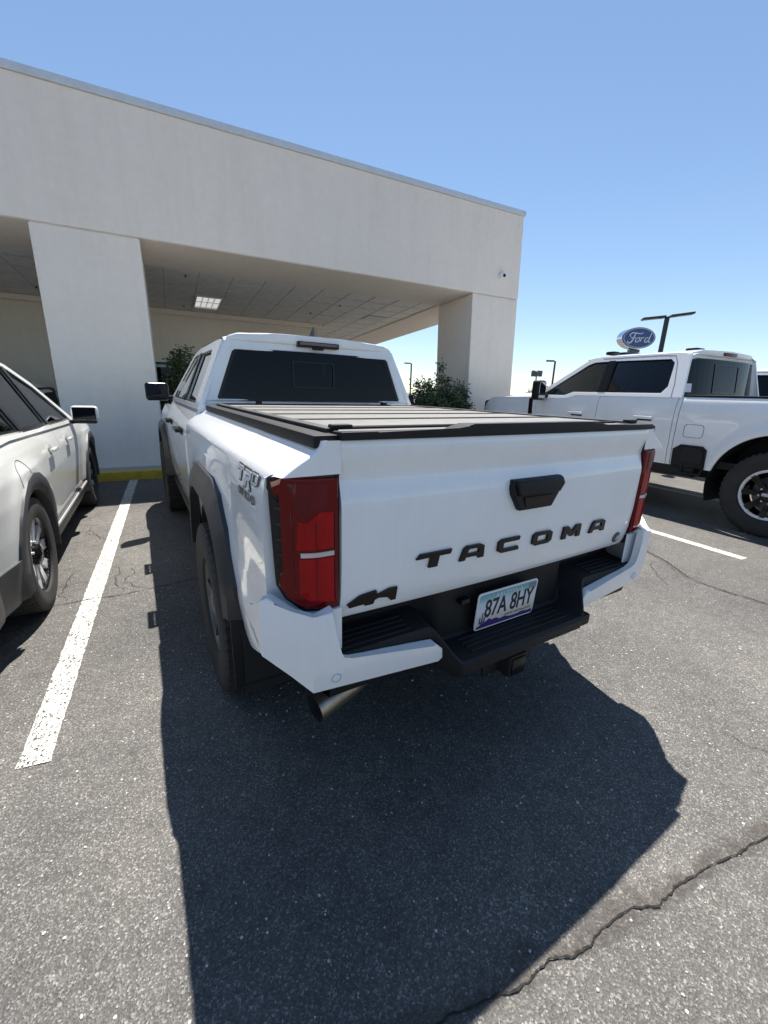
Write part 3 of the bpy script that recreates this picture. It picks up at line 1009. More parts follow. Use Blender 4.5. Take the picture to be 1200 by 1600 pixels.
# --- rear bumper
def bw(s, y0=-.064, x0=.800, ch=.155):
    """a runs outwards along the rear face, over the chamfered corner, then forwards"""
    def f(a, b, d):
        tuck = .10 * max(0, (.72 - b)) + .05 * max(0, (b - .80))
        k = .70710678
        if a < x0: return (s * a, y0 - d + tuck + .02 * (a / .8) ** 2, b)
        yc_ = y0 + .02 + tuck
        if a < x0 + ch: return (s * (x0 + (a - x0) * k + d * .6), yc_ + (a - x0) * k - d * .8, b)
        r = a - x0 - ch
        return (s * (x0 + ch * k + d + .08 * r), yc_ + ch * k + r, b)
    return f
cor = [(.742, .850), (.792, .834), (.862, .842), (.930, .876), (.985, .846), (1.05, .815), (1.09, .765), (1.04, .735), (.955, .705), (.80, .598), (.372, .562), (.356, .575), (.362, .612), (.396, .643), (.690, .678), (.718, .690), (.728, .712)]
def prof_at(x):
    ax = abs(x)
    C_ = [(.050, .775), (.040, .585), (.030, .576), (-.088, .568), (-.098, .558), (-.094, .520), (-.07, .495), (.02, .48), (.10, .48)]
    P_ = [(.115, .80), (.108, .705), (.096, .697), (-.012, .684), (-.018, .672), (-.014, .60), (.0, .54), (.05, .52), (.12, .52)]
    t = min(max((ax - .30) / .10, 0), 1)
    t = t * t * (3 - 2 * t)
    return [(a[0] + (b[0] - a[0]) * t, a[1] + (b[1] - a[1]) * t) for a, b in zip(C_, P_)]
bmc = gridp([[(x, y, z) for y, z in prof_at(x)] for x in linspace(-.74, -.42, 6) + linspace(-.41, -.29, 9) + linspace(-.27, .27, 9) + linspace(.29, .41, 9) + linspace(.42, .74, 6)])
bmesh.ops.recalc_face_normals(bmc, faces=bmc.faces[:])
blk = mk('bumper_centre', bmc, BLACKP, tk, 30)
for s in (-1, 1):
    c = mk('bumper_corner', plate(cor, .03, lambda a, b, d: bw(s)(a, b, d - .03), .008, 3, [.79, .80, .81, .86, .91, .945, .955, .965, .99], [.70, .76, .82]), WHITE, tk, 24)
    sn = mk('parking_sensor', lathe([(.001, .003), (.015, .003), (.0155, .0), (.019, .0), (.0195, -.004)], 20, lambda h, a, b: bw(s)(.735 + a, .635 + b, h + .0005)), WHITE, c)
    mk('sensor_ring', lathe([(.0125, .0045), (.0145, .0045), (.0145, .003)], 20, lambda h, a, b: bw(s)(.735 + a, .635 + b, h)), simple('sensor_shadow', (.35, .36, .38), .5), sn)
    mk('bumper_side_gap', bbox(*sorted((s * .705, s * .80)), .04, .10, .79, .832, 0), DARK, c, 0)
    # tread strips on the step pads
    for k in range(4):
        mk('step_rib', bbox(*sorted((s * (.46 + .0 * k), s * .70)), .0 + k * .022, .010 + k * .022, .684 + k * .0025, .6925 + k * .0025, .002, 1), BLACKP, blk, 30)
for k in range(4):
    mk('step_rib', bbox(-.25, .25, -.065 + k * .024, -.053 + k * .024, .566, .5765, .002, 1), BLACKP, blk, 30)
# --- licence plate
PLW, PLN, PLL, PLB = nodes('plate_print')
tcp = PLN.new('ShaderNodeTexCoord')
sx = PLN.new('ShaderNodeSeparateXYZ')
PLL.new(tcp.outputs['Object'], sx.inputs[0])
mr = PLN.new('ShaderNodeMapRange')
mr.inputs[1].default_value, mr.inputs[2].default_value = -.076, .076
PLL.new(sx.outputs[2], mr.inputs[0])
rp = PLN.new('ShaderNodeValToRGB')
e = rp.color_ramp.elements
e[0].position, e[0].color = .0, (.62, .55, .45, 1)
e[1].position, e[1].color = 1.0, (.12, .30, .33, 1)
for p, c in ((.30, (.66, .60, .52)), (.45, (.68, .68, .70)), (.72, (.55, .63, .70)), (.85, (.22, .42, .46))):
    q = e.new(p)
    q.color = (*c, 1)
PLL.new(mr.outputs[0], rp.inputs[0])
PLL.new(rp.outputs[0], PLB.inputs['Base Color'])
setin(PLB, Roughness=.4)
PW = simple('plate_white', (.75, .75, .76), .4, var=.03)
PK = simple('plate_black', (.01, .012, .02), .5)
PU = simple('plate_purple', (.05, .02, .16), .5)
PT = simple('plate_tan', (.25, .2, .12), .5)
lp = setp(empty('license_plate', (0, 0, 0), (0, 0, 0), tk))
lp.location = (-.022, .010, .660)
lp.rotation_euler = (math.radians(4), math.radians(0), 0)
def rrect(w_, h_, r_):
    q = []
    for cx_, cz_, a0 in ((w_ - r_, h_ - r_, 0), (-w_ + r_, h_ - r_, 90), (-w_ + r_, -h_ + r_, 180), (w_ - r_, -h_ + r_, 270)):
        for k in range(5):
            a = math.radians(a0 + k * 22.5)
            q.append((cx_ + r_ * math.cos(a), cz_ + r_ * math.sin(a)))
    return q
pf = lambda k: (lambda a, b, d: (a, -d - k, b))
mk('plate_rim', plate(rrect(.1525, .0765, .014), .004, pf(0), .001, 1), PW, lp)
mk('plate_face', plate(rrect(.146, .0700, .011), .001, pf(.004), 0), PLW, lp, 0)
mk('plate_text', text('87A 8HY', .102, .0006, lambda a, b, d: (a + .010, -.0062 - d, b + .005), .66, .98, 0, .0009), PK, lp, 0)
mk('plate_text', text('ARIZONA', .026, .0004, lambda a, b, d: (a, -.0060 - d, b + .054), 1.15, 1.12), simple('plate_pale', (.62, .72, .74), .5), lp, 0)
mk('plate_text', text('GRAND CANYON STATE', .0125, .0004, lambda a, b, d: (a + .062, -.0060 - d, b - .042), 1.0, 1.0), PT, lp, 0)
ridge = [(-.144, -.068), (.144, -.068), (.144, -.054), (.115, -.056), (.09, -.051), (.06, -.056), (.02, -.055), (-.005, -.048), (-.03, -.052), (-.05, -.042), (-.07, -.045), (-.085, -.036), (-.10, -.044), (-.12, -.052), (-.144, -.062)]
mk('plate_mountains', shape([ridge], .0004, lambda a, b, d: (a, -.0060 - d, b)), PU, lp, 0)
cac = [(-.124, -.066), (-.120, -.066), (-.120, -.046), (-.112, -.046), (-.109, -.040), (-.109, -.024), (-.113, -.024), (-.113, -.040), (-.120, -.041), (-.120, -.004), (-.124, -.004), (-.124, -.044), (-.131, -.044), (-.131, -.022), (-.135, -.022), (-.135, -.048), (-.124, -.049)]
mk('plate_cactus', shape([cac], .0004, lambda a, b, d: (a, -.0068 - d, b)), PU, lp, 0)
mk('plate_sticker', bbox(.104, .140, -.0062, -.0052, .044, .066, 0), simple('sticker_grey', (.18, .22, .24), .5, var=.5, scale=120), lp, 0)
mk('plate_bracket', bbox(-.12, .08, .012, .05, .60, .72, .004), BLACKP, tk)
mk('plate_lamp', bbox(-.235, -.195, .02, .05, .70, .72, .004), GLOSSB, tk)

# --- under the tail: exhaust, hitch, frame
ex = mk('exhaust_tip', tube([(-.36, .34, .47), (-.44, .22, .47), (-.53, .15, .465), (-.62, .115, .455), (-.755, .085, .440)], [.028, .031, .036, .040, .045], 24, cap=False), STEEL, tk)
bm = tube([(-.58, .128, .459), (-.754, .0853, .440)], [.034, .0425], 24, cap=False)
mk('exhaust_bore', bm, DARK, ex)
mk('muffler', tube([(-.36, .34, .47), (-.36, 1.5, .47)], .075, 16), DARK, tk)
hr = mk('hitch_receiver', bbox(-.045, .045, -.06, .30, .385, .475, .008), BLACKP, tk)
mk('hitch_plug', bbox(-.034, .034, -.066, -.058, .396, .464, .004), GLOSSB, hr)
mk('hitch_plate', bbox(-.13, .13, -.01, .0, .39, .44, .008), BLACKP, hr)
mk('hitch_tube', bbox(-.38, .38, .12, .19, .40, .47, .008), BLACKP, tk)
hk = mk('tow_hook', bbox(.355, .44, -.05, .10, .475, .525, .012), BLACKP, tk)
bm = bmesh.new()
for s in (-1, 1): box(bm, *sorted((s * .42, s * .50)), .1, 5.0, .46, .58)
box(bm, -.70, .70, .12, 4.9, .585, .64)  # floor slab added to block light under the truck
mk('frame', bm, DARK, tk, 0)
mk('rear_axle', tube([(-.70, RAY, TR_), (-.1, RAY, TR_), (.1, RAY, TR_), (.70, RAY, TR_)], [.045, .07, .07, .045], 12), DARK, tk)
mk('differential', lathe([(.01, -.13), (.12, -.1), (.16, 0), (.12, .1), (.01, .13)], 16, lambda h, a, b: (h, RAY + a, TR_ + b)), DARK, tk)
mk('spare_wheel', lathe([(.1, .0), (.36, .0), (.38, .08), (.36, .2), (.1, .2)], 28, lambda h, a, b: (a, .62 + b * .6, .40 + h)), RUBBER, tk)

# --- folding bed cover
TON, TN, TL, TB_ = nodes('bed_cover_top')
tct = TN.new('ShaderNodeTexCoord')
t_, r_ = noise_mix(TN, TL, (.13, .126, .117), (.185, .178, .163), 24, .3, .7, 6, tct.outputs['Object'])
TL.new(r_.outputs[0], TB_.inputs['Base Color'])
setin(TB_, Roughness=.6)
t2_ = TN.new('ShaderNodeTexNoise')
t2_.inputs['Scale'].default_value = 420
TL.new(tct.outputs['Object'], t2_.inputs['Vector'])
add_bump(TN, TL, TB_, t2_.outputs[0], .5, .002)
bc = empty('bed_cover', parent=tk)
edges = [.062, .145, .46, .78, 1.10, 1.42, 1.74]
for k, (a, b) in enumerate(zip(edges[:-1], edges[1:])):
    mk('cover_panel', bbox(-.695, .695, a + .010, b - .010, 1.285, 1.306 - (.0 if k else .004), .004, 2), TON, bc, 30)
mk('cover_seal', bbox(-.69, .69, .07, 1.74, 1.278, 1.292, 0), DARK, bc, 0)
for e_ in edges[1:-1]: mk('cover_hinge', bbox(-.674, .674, e_ - .010, e_ + .010, 1.296, 1.3105, .003, 1), BLACKP, bc, 30)
for s in (-1, 1):
    mk('cover_rail', bbox(*sorted((s * .700, s * .768)), .012, 1.79, 1.268, 1.301, .007, 2), BLACKP, bc, 30)
    mk('cover_top_rail', bbox(*sorted((s * .676, s * .714)), .066, 1.76, 1.305, 1.313, .003, 2), FLARE, bc, 30)
    mk('cover_latch', bbox(*sorted((s * .640, s * .70)), .055, .085, 1.309, 1.322, .004, 2), BLACKP, bc, 30)
    mk('cover_latch', bbox(*sorted((s * .44, s * .47)), 1.75, 1.80, 1.30, 1.33, .004, 2), BLACKP, bc, 30)
mk('cover_bar', tube([(-.70, 1.79, 1.302), (.70, 1.79, 1.302)], .012, 8), FLARE, bc)
mk('bed_front_wall', bbox(-.74, .74, 1.815, 1.84, .62, 1.29, 0), WHITE, tk, 0)
mk('bed_floor', bbox(-.70, .70, .09, 1.81, .76, .78, 0), DARK, tk, 0)

# --- cab lower body
doorW = lin([(.44, .82), (.52, .850), (.62, .872), (.80, .886), (.98, .892), (1.07, .890), (1.115, .880), (1.16, .858), (1.22, .826), (1.262, .800), (1.285, .786)])
def door_pos(y, z): return (doorW(z) - .02 * max(0, (y - 3.4)) ** 1.5, y, z)
for s in (-1, 1):
    for nm, a, b, hy in (('rear_door', 1.93, 2.775, 2.10), ('front_door', 2.783, 3.90, 2.95)):
        d = mk(nm, side_sheet(s, linspace(a, b, 30), lambda u: .50, lambda u: 1.282, 34, door_pos), WHITE, tk, 24)
        h = mk('door_handle', bbox(hy - .005, hy + .215, -.012, .014, .014, .048, .008, 2, f=lambda a_, b_, c_: (s * (doorW(1.115) + c_), a_, 1.125 + b_)), GLOSSB, d)
        mk('handle_cup', bbox(hy + .01, hy + .19, -.028, .024, -.002, .006, .003, 1, f=lambda a_, b_, c_: (s * (doorW(1.115) + c_), a_, 1.118 + b_)), DARK, h)
        for q in (hy, hy + .185):
            mk('handle_stem', bbox(q, q + .024, -.010, .012, -.004, .02, .003, 1, f=lambda a_, b_, c_: (s * (doorW(1.115) + c_), a_, 1.125 + b_)), GLOSSB, h)
    mk('cab_corner', side_sheet(s, linspace(1.885, 1.925, 4), lambda u: .52, lambda u: 1.30, 30, lambda y, z: (doorW(z) - .002 - (.02 if y < 1.89 else 0), y, z)), WHITE, tk, 24)
    mk('gap_shade_sheet', side_sheet(s, linspace(1.88, 3.93, 12), lambda u: .53, lambda u: 1.26, 16, lambda y, z: (doorW(z) - .016, y, z), .0), DARK, tk, 0)  # dark sheet added so the door gaps look shaded
    mk('sill', bbox(*sorted((s * .80, s * .86)), 1.55, 3.92, .44, .505, .012), BLACKP, tk)
    # front wing with its arch
    afw = arch_floor(FAY, .42, .47, 0)
    def wing_pos(y, z):
        return (doorW(min(z, 1.2)) - .01 - .10 * max(0, (y - 4.55) / .6) ** 2, y, z)
    mk('front_wing', side_sheet(s, linspace(3.91, 5.08, 46), lambda u: afw(u, .52), lambda u: 1.215 - .05 * max(0, (u - 4.3)), 26, wing_pos), WHITE, tk, 24)
    mk('fender_flare', flare_band(s, FAY, [(.60, .56), (.57, .74), (.43, .96), (.30, 1.03), (-.30, 1.03), (-.45, .95), (-.60, .70), (-.62, .52)], [(.49, .56), (.455, .72), (.34, .87), (.22, .93), (-.22, .93), (-.34, .87), (-.47, .66), (-.50, .52)], lambda y, z: wing_pos(y, z)[0], .928), FLARE, tk, 28)
    mk('wheel_well', liner(s, FAY, .42, .49, .5, .87), DARK, tk)
    # mirror
    mr_ = mk('mirror_housing', bbox(-.105, .105, -.06, .07, -.082, .088, .035, 4, f=lambda a, b, c: (s * (.925 + a), 3.86 + b - .03 * (a / .1), 1.345 + c)), GLOSSB, tk, 40)
    mk('mirror_glass', plate([(a_ * .096, b_ * .078) for a_, b_ in ((-1, -.6), (-.85, -.95), (-.5, -1), (.6, -1), (.9, -.9), (1, -.5), (1, .55), (.9, .9), (.6, 1), (-.6, 1), (-.9, .9), (-1, .5))], .006, lambda a, c, b: (s * (.925 + a), 3.799 - b - .03 * (a / .1), 1.348 + c), .001, 1), MIRDARK, mr_, 40)
    mk('mirror_arm', bbox(*sorted((s * .77, s * .86)), 3.82, 3.91, 1.27, 1.31, .012), BLACKP, mr_)
# hood, nose
hoodz = interp([(3.95, 1.255), (4.3, 1.24), (4.8, 1.20), (5.06, 1.13)])
P = []
for y in linspace(3.93, 5.06, 20):
    row = []
    for t in linspace(-1, 1, 21):
        hw = .80 - .10 * max(0, (y - 4.5) / .6) ** 2
        row.append((t * hw, y, hoodz(y) + .03 * (1 - t * t) - .03 * abs(t) ** 6))
    P.append(row)
mk('hood', gridp(P), WHITE, tk, 30)
mk('front_fascia', bbox(-.84, .84, 4.86, 5.12, .50, 1.13, .06, 3, f=lambda a, b, c: (a, b - .10 * (a / .84) ** 4, c)), BLACKP, tk, 40)
mk('grille', bbox(-.5, .5, 5.115, 5.14, .72, 1.06, .01), GLOSSB, tk)
for s in (-1, 1):
    mk('headlight', bbox(*sorted((s * .55, s * .80)), 5.0, 5.11, .93, 1.06, .02), CLEAR, tk)

# --- greenhouse
Z0, Z1 = 1.280, 1.690
def sideX(z): return .783 - (z - Z0) * (.783 - .606) / (Z1 - Z0)
def sf(s): return lambda a, b, d: (s * (sideX(b) + d), a, b)
outer = [(1.895, 1.275), (3.98, 1.275), (3.84, 1.335), (3.16, 1.676), (2.9, 1.70), (2.1, 1.70), (1.955, 1.69)]
w_rear = [(2.10, 1.300), (2.72, 1.300), (2.72, 1.655), (2.20, 1.650), (2.13, 1.60)]
w_front = [(2.80, 1.300), (3.72, 1.300), (3.64, 1.365), (3.12, 1.640), (3.02, 1.655), (2.80, 1.655)]
for s in (-1, 1):
    cs = mk('cab_side_frame', shape([outer, w_rear, w_front], .012, sf(s), .004), WHITE, tk, 30)
    for nm, wv_ in (('rear_side_window', w_rear), ('front_side_window', w_front)):
        cx_, cz_ = sum(p[0] for p in wv_) / len(wv_), sum(p[1] for p in wv_) / len(wv_)
        big = [(cx_ + (p[0] - cx_) * 1.02, cz_ + (p[1] - cz_) * 1.03) for p in wv_]
        small = [(cx_ + (p[0] - cx_) * .955, cz_ + (p[1] - cz_) * .93) for p in wv_]
        g = mk(nm, shape([big], .002, lambda a, b, d: sf(s)(a, b, d - .004)), SMOKE if nm[0] == 'r' else SMOKE, tk, 0)
        mk('window_seal', shape([big, small], .005, lambda a, b, d: sf(s)(a, b, d + .010)), GLOSSB, g, 0)
    mk('centre_pillar', shape([[(2.715, 1.30), (2.805, 1.30), (2.805, 1.66), (2.715, 1.66)]], .005, lambda a, b, d: sf(s)(a, b, d + .013)), GLOSSB, cs, 0)
# rear wall of the cab with its glass
def rf(a, b, d): return (a, 1.895 + (b - 1.28) * .075 - d - .0 * a + .03 * (a / .7) ** 2, b)
ro = [(-.785, 1.275), (.785, 1.275), (.775, 1.32), (.612, 1.66), (.585, 1.705), (.54, 1.722), (-.54, 1.722), (-.585, 1.705), (-.612, 1.66), (-.775, 1.32)]
rh = [(-.672, 1.330), (.672, 1.330), (.682, 1.345), (.572, 1.628), (.552, 1.645), (-.552, 1.645), (-.572, 1.628), (-.682, 1.345)]
cr = mk('cab_rear_frame', shape([ro, rh], .012, rf, .006), WHITE, tk, 30)
big = [(a * 1.012, 1.487 + (b - 1.487) * 1.03) for a, b in rh]
sl = [(-.185, 1.415), (.115, 1.415), (.118, 1.42), (.118, 1.580), (.110, 1.588), (-.178, 1.588), (-.188, 1.580), (-.188, 1.42)]
rg = mk('rear_window', plate(big, .004, lambda a, b, d: rf(a, b, d + .001), 0, 1, linspace(-.6, .6, 13)), TINT, tk, 0)
mk('sliding_pane_frame', shape([sl, [(-.035 + (a + .035) * .93, 1.5 + (b - 1.5) * .90) for a, b in sl]], .004, lambda a, b, d: rf(a, b, d + .008)), GLOSSB, rg, 0)
brim = [(a * .955, 1.487 + (b - 1.487) * .93) for a, b in rh]
mk('glass_border', shape([big, brim], .0006, lambda a, b, d: rf(a, b, d + .0065)), GLOSSB, rg, 0)
# roof
P = []
for y in linspace(1.93, 3.22, 24):
    row = []
    for t in linspace(-1, 1, 31):
        hw = .607
        e_ = max(0, (y - 2.9)) * .10 + max(0, 2.02 - y) ** 2 * 3.2
        zz = 1.712 + .052 * (1 - abs(t) ** 4) - e_
        rib = .006 * (1 if .30 < abs(t) < .62 else 0) * (1 if 2.05 < y < 3.1 else 0)
        row.append((t * hw, y, zz + rib))
    P.append(row)
mk('roof', gridp(P), WHITE, tk, 30)
mk('roof_edge', plate([(-.588, 1.690), (.588, 1.690), (.582, 1.718), (.53, 1.736), (.30, 1.748), (0, 1.752), (-.30, 1.748), (-.53, 1.736), (-.582, 1.718)], .05, lambda a, b, d: (a, 1.957 - d + .03 * (a / .7) ** 2, b), .012, 3, linspace(-.5, .5, 11)), WHITE, tk, 35)
bl = mk('high_brake_lamp', bbox(-.150, .150, 1.885, 1.93, 1.678, 1.716, .008, 2), GLOSSB, tk)
mk('lamp_cover', bbox(-.135, .135, 1.881, 1.886, 1.690, 1.708, .002, 1), simple('dark_red', (.06, .008, .01), .2, coat=1), bl)
mk('rear_camera', bbox(-.05, .03, 1.872, 1.90, 1.664, 1.682, .006, 2), GLOSSB, bl)
mk('roof_fin', plate([(2.05, 1.765), (2.20, 1.765), (2.17, 1.785), (2.12, 1.838), (2.095, 1.842)], .02, lambda a, b, d: (.05 + (d - .01) * (1.6 - (b - 1.765) * 14), a, b), .004, 2), FLARE, tk, 40)
# windscreen and pillars
ws = [(-.74, 1.27), (.74, 1.27), (.575, 1.69), (-.575, 1.69)]
mk('windscreen', plate(ws, .004, lambda a, b, d: (a, 3.99 - (b - 1.27) * 1.9 - .06 * (a / .7) ** 2 + d, b), 0), GREENG, tk, 0)
# cabin
mk('cabin_floor', bbox(-.74, .74, 1.96, 3.9, .66, .74, 0), CABIN, tk, 0)
mk('dashboard', bbox(-.72, .72, 3.55, 3.98, .9, 1.27, .05), CABIN, tk)
mk('door_trim', bbox(-.76, -.735, 1.96, 3.9, .7, 1.285, 0), CABIN, tk, 0)
mk('door_trim', bbox(.735, .76, 1.96, 3.9, .7, 1.285, 0), CABIN, tk, 0)
mk('cab_back_panel', bbox(-.74, .74, 1.925, 1.95, .7, 1.30, 0), CABIN, tk, 0)
mk('headliner', bbox(-.57, .57, 1.98, 3.2, 1.672, 1.688, .0), CABIN, tk, 0)
for yy in (2.12, 2.95):
    for xx in ((-.38, .38) if yy > 2.5 else (-.42, 0, .42)):
        st = mk('seat', bbox(xx - .23, xx + .23, yy - .06, yy + .08, .75, 1.33 if yy > 2.5 else 1.30, .05, 3), CABIN, tk, 40)
        mk('head_rest', bbox(xx - .12, xx + .12, yy - .05, yy + .06, 1.36, 1.53, .035, 3), CABIN, st, 40)

# --- side lettering on the bed
OUTL = simple('decal_grey', (.085, .087, .09), .4, var=.05)
LIGHTD = simple('decal_light', (.60, .61, .62), .4, var=.05)
def bed_face(s): return lambda a, b, d: (s * (bedX(a, b) + .0015 + d), a, b)
def decal(loops, m, lift=0.0, s=-1):
    # reads left to right seen from the left side: a falls towards the tail
    return mk('side_decal', shape(loops, .0004, lambda a, b, d: bed_face(s)(a, b, d + lift)), m, tk, 0)
def trd(x, y, k=1.0): return (.385 - x * .235 * k, 1.124 + y * .066)
T_ = [(0, .62), (.02, .98), (.42, .98), (.40, .74), (.28, .74), (.24, .18), (.12, .18), (.17, .74), (.08, .74), (.07, .62)]
R_ = [(.40, .98), (.72, .98), (.76, .90), (.72, .52), (.64, .44), (.74, .02), (.62, .0), (.55, .42), (.52, .42), (.46, .02), (.35, .02), (.44, .62), (.62, .64), (.64, .80), (.42, .80)]
D_ = [(.74, .98), (1.0, .98), (1.04, .88), (.99, .46), (.92, .38), (.68, .38), (.72, .50), (.74, .80)]
Dh = [(.82, .82), (.94, .82), (.91, .54), (.80, .54)]
for s in (-1, 1):
    fx = (lambda lp: [trd(*p) for p in lp]) if s < 0 else (lambda lp: [(.385 - .235 + p[0] * .235, 1.124 + p[1] * .066) for p in lp])
    for lp_, m_, off in ((T_, OUTL, 0), (R_, OUTL, 0), (D_, OUTL, 0)):
        cxx, czz = sum(p[0] for p in lp_) / len(lp_), sum(p[1] for p in lp_) / len(lp_)
        decal([fx(lp_)] + ([fx(Dh)] if lp_ is D_ else []), m_, 0, s)
        decal([fx([(cxx + (p[0] - cxx) * .80, czz + (p[1] - czz) * .80) for p in lp_])] + ([fx([(.88 + (p[0] - .88) * 1.25, .68 + (p[1] - .68) * 1.25) for p in Dh])] if lp_ is D_ else []), LIGHTD, .0012, s)
    me = text('OFF ROAD', .034, .0004, lambda a, b, d: bed_face(s)((.268 - a) if s < 0 else (.268 + a), 1.106 + b, d), 1.15, 1.0, 0, .0009)
    mk('side_decal', me, OUTL, tk, 0)

# ------------------------------------------------------------------ heavy pickup on the right
def heavy_pickup(loc, rz, label):
    t = thing('heavy_pickup_truck', label, 'pickup truck', loc, (0, 0, rz), 'white heavy-duty pickups')
    AX, RT = 3.98, .445
    W0 = lin([(.52, .95), (.60, .968), (.78, .990), (.98, 1.0), (1.12, 1.004), (1.24, 1.0), (1.30, .990), (1.36, .975), (1.395, .958), (1.41, .94)])
    RA = -.15
    def X(y, z):
        d = math.hypot(y - RA, z - .46)
        g = math.exp(-((d - .64) / .075) ** 2) * .026 + math.exp(-((d - .60) / .05) ** 2) * .012
        return W0(z) + g * (1 / (1 + math.exp((z - 1.24) / .03)))
    af = arch_floor(RA, .46, .595, 0)
    for s in (-1, 1):
        b = mk('bed_side', side_sheet(s, linspace(-1.15, .90, 84), lambda u: af(u, .60), lambda u: 1.405, 40, lambda y, z: (X(y, z), y, z)), WHITE, t, 26)
        mk('bed_rail', bbox(*sorted((s * .86, s * .958)), -1.15, .90, 1.40, 1.425, .01), BLACKP, t)
        mk('wheel_well', liner(s, RA, .46, .62, .5, .97), DARK, t)
        wheel(t, (s * .875, RA, RT), s, RT, .265, .30, 'duty')
        wheel(t, (s * .865, AX, RT), s, RT, .265, .30, 'duty')
        # fuel door outline and side step
        if s < 0:
            fd = [(.70 + .11 * a, 1.02 + .075 * b_) for a, b_ in ((-1, -.6), (-.8, -1), (.8, -1), (1, -.6), (1, .6), (.8, 1), (-.8, 1), (-1, .6))]
            fi = [(.70 + (p[0] - .70) * .955, 1.02 + (p[1] - 1.02) * .94) for p in fd]
            mk('fuel_door_gap', shape([fd, fi], .0008, lambda a, b_, d: (s * (X(a, b_) + .0015 + d), a, b_)), simple('panel_gap', (.10, .10, .11), .6), b, 0)
        st = mk('side_step', plate([(.50, .60), (.885, .60), (.885, .80), (.80, .86), (.56, .86), (.51, .82)], .012, lambda a, b_, d: (s * (X(a, b_) + d + .004), a, b_), .003, 1, linspace(.52, .86, 12), linspace(.62, .84, 8)), BLACKP, t, 35)
        mk('cab_corner', side_sheet(s, linspace(.913, .958, 4), lambda u: .60, lambda u: 1.40, 24, lambda y, z: (W0(z) - .006, y, z)), WHITE, t, 26)
        mk('step_pocket', plate([(.53, .66), (.78, .66), (.78, .80), (.74, .83), (.58, .83), (.54, .80)], .006, lambda a, b_, d: (s * (X(a, b_) + d + .020), a, b_), .002, 1), DARK, st, 35)
        mk('step_loop', tube([(s * .98, .52, .61), (s * .985, .54, .53), (s * .985, .74, .53), (s * .98, .76, .61)], .016, 8), BLACKP, st)
        # doors
        def dpos(y, z): return (W0(z) - .004 - .02 * max(0, y - 2.7) ** 1.5, y, z)
        for nm, a, b_, hy in (('rear_door', .965, 2.035, 1.20), ('front_door', 2.043, 3.20, 2.25)):
            d = mk(nm, side_sheet(s, linspace(a, b_, 26), lambda u: .60, lambda u: 1.405 if nm == 'rear_door' else 1.405 - .055 * min(max((u - 2.55) / .15, 0), 1), 30, dpos), WHITE, t, 26)
            h = mk('door_handle', bbox(hy, hy + .25, -.018, .018, .012, .045, .012, 2, f=lambda a_, b2, c_: (s * (W0(1.13) + c_), a_, 1.14 + b2)), WHITE, d)
            mk('handle_cup', bbox(hy + .02, hy + .21, -.03, .012, -.004, .004, .003, 1, f=lambda a_, b2, c_: (s * (W0(1.13) + c_), a_, 1.13 + b2)), DARK, h)
        mk('gap_shade_sheet', side_sheet(s, linspace(.90, 3.22, 12), lambda u: .62, lambda u: 1.34, 14, lambda y, z: (W0(z) - .024 - .02 * max(0, y - 2.7) ** 1.5, y, z), .0), DARK, t, 0)  # dark sheet painting the shade into this cab's door gaps
        mk('sill', bbox(*sorted((s * .86, s * .965)), .62, 3.3, .48, .60, .02), BLACKP, t)
        wg = lambda y, z: (W0(min(z, 1.3)) - .01 - .16 * max(0, (y - 4.1) / .65) ** 2.2, y, z)
        aw = arch_floor(AX, .46, .56, 0)
        wing = mk('front_wing', side_sheet(s, linspace(3.21, 4.70, 46), lambda u: aw(u, .60), lambda u: 1.36 - .03 * (u - 3.2) - .30 * max(0, (u - 4.25) / .45) ** 2, 30, wg), WHITE, t, 26)
        mk('side_vent', plate([(3.26, 1.06), (3.35, 1.06), (3.37, 1.33), (3.29, 1.33)], .012, lambda a, b_, d: (s * (wg(a, b_)[0] + d), a, b_), .003, 1), GLOSSB, wing)
        bul = [(.56 * math.cos(a) * 1.12, .46 + .60 * math.sin(a) * 1.2) for a in linspace(.35, PI - .35, 7)]
        mk('wheel_well', liner(s, AX, .46, .58, .5, .96), DARK, t)
        mk('wing_blister', flare_band(s, AX, bul, [(.575 * math.cos(a), .46 + .575 * math.sin(a)) for a in linspace(.35, PI - .35, 7)], lambda y, z: wg(y, z)[0] - .005, 1.015, .07, 6), WHITE, t, 40)
        # mirror
        m_ = mk('tow_mirror', bbox(-.10, .10, -.07, .09, -.15, .15, .045, 3, f=lambda a, b_, c: (s * (1.13 + a), 3.04 + b_ - .12 * a, 1.455 + c)), BLACKP, t, 40)
        mk('mirror_glass', bbox(-.08, .08, -.003, .003, -.06, .125, .002, 1, f=lambda a, b_, c: (s * (1.13 + a), 2.967 + b_ - .12 * a, 1.455 + c)), MIRROR, m_)
        mk('mirror_glass', bbox(-.08, .08, -.003, .003, -.125, -.075, .002, 1, f=lambda a, b_, c: (s * (1.13 + a), 2.967 + b_ - .12 * a, 1.455 + c)), MIRROR, m_)
        mk('mirror_arm', bbox(*sorted((s * .92, s * 1.06)), 2.98, 3.12, 1.34, 1.40, .015), BLACKP, m_)
        # greenhouse side
        sx_ = lambda z: .952 - (z - 1.40) * .34
        sff = lambda a, b_, d: (s * (sx_(b_) + d), a, b_)
        out = [(.93, 1.395), (2.46, 1.395), (2.62, 1.345), (3.32, 1.345), (3.05, 1.50), (2.40, 1.905), (2.2, 1.925), (1.15, 1.92), (1.02, 1.90)]
        wr = [(1.20, 1.435), (2.00, 1.435), (2.00, 1.86), (1.23, 1.85), (1.17, 1.80), (1.14, 1.52)]
        wf = [(2.09, 1.435), (2.52, 1.435), (2.66, 1.385), (3.12, 1.385), (3.0, 1.46), (2.42, 1.82), (2.32, 1.855), (2.09, 1.86)]
        fr_ = mk('cab_side_frame', shape([out, wr, wf], .012, sff, .004), WHITE, t, 30)
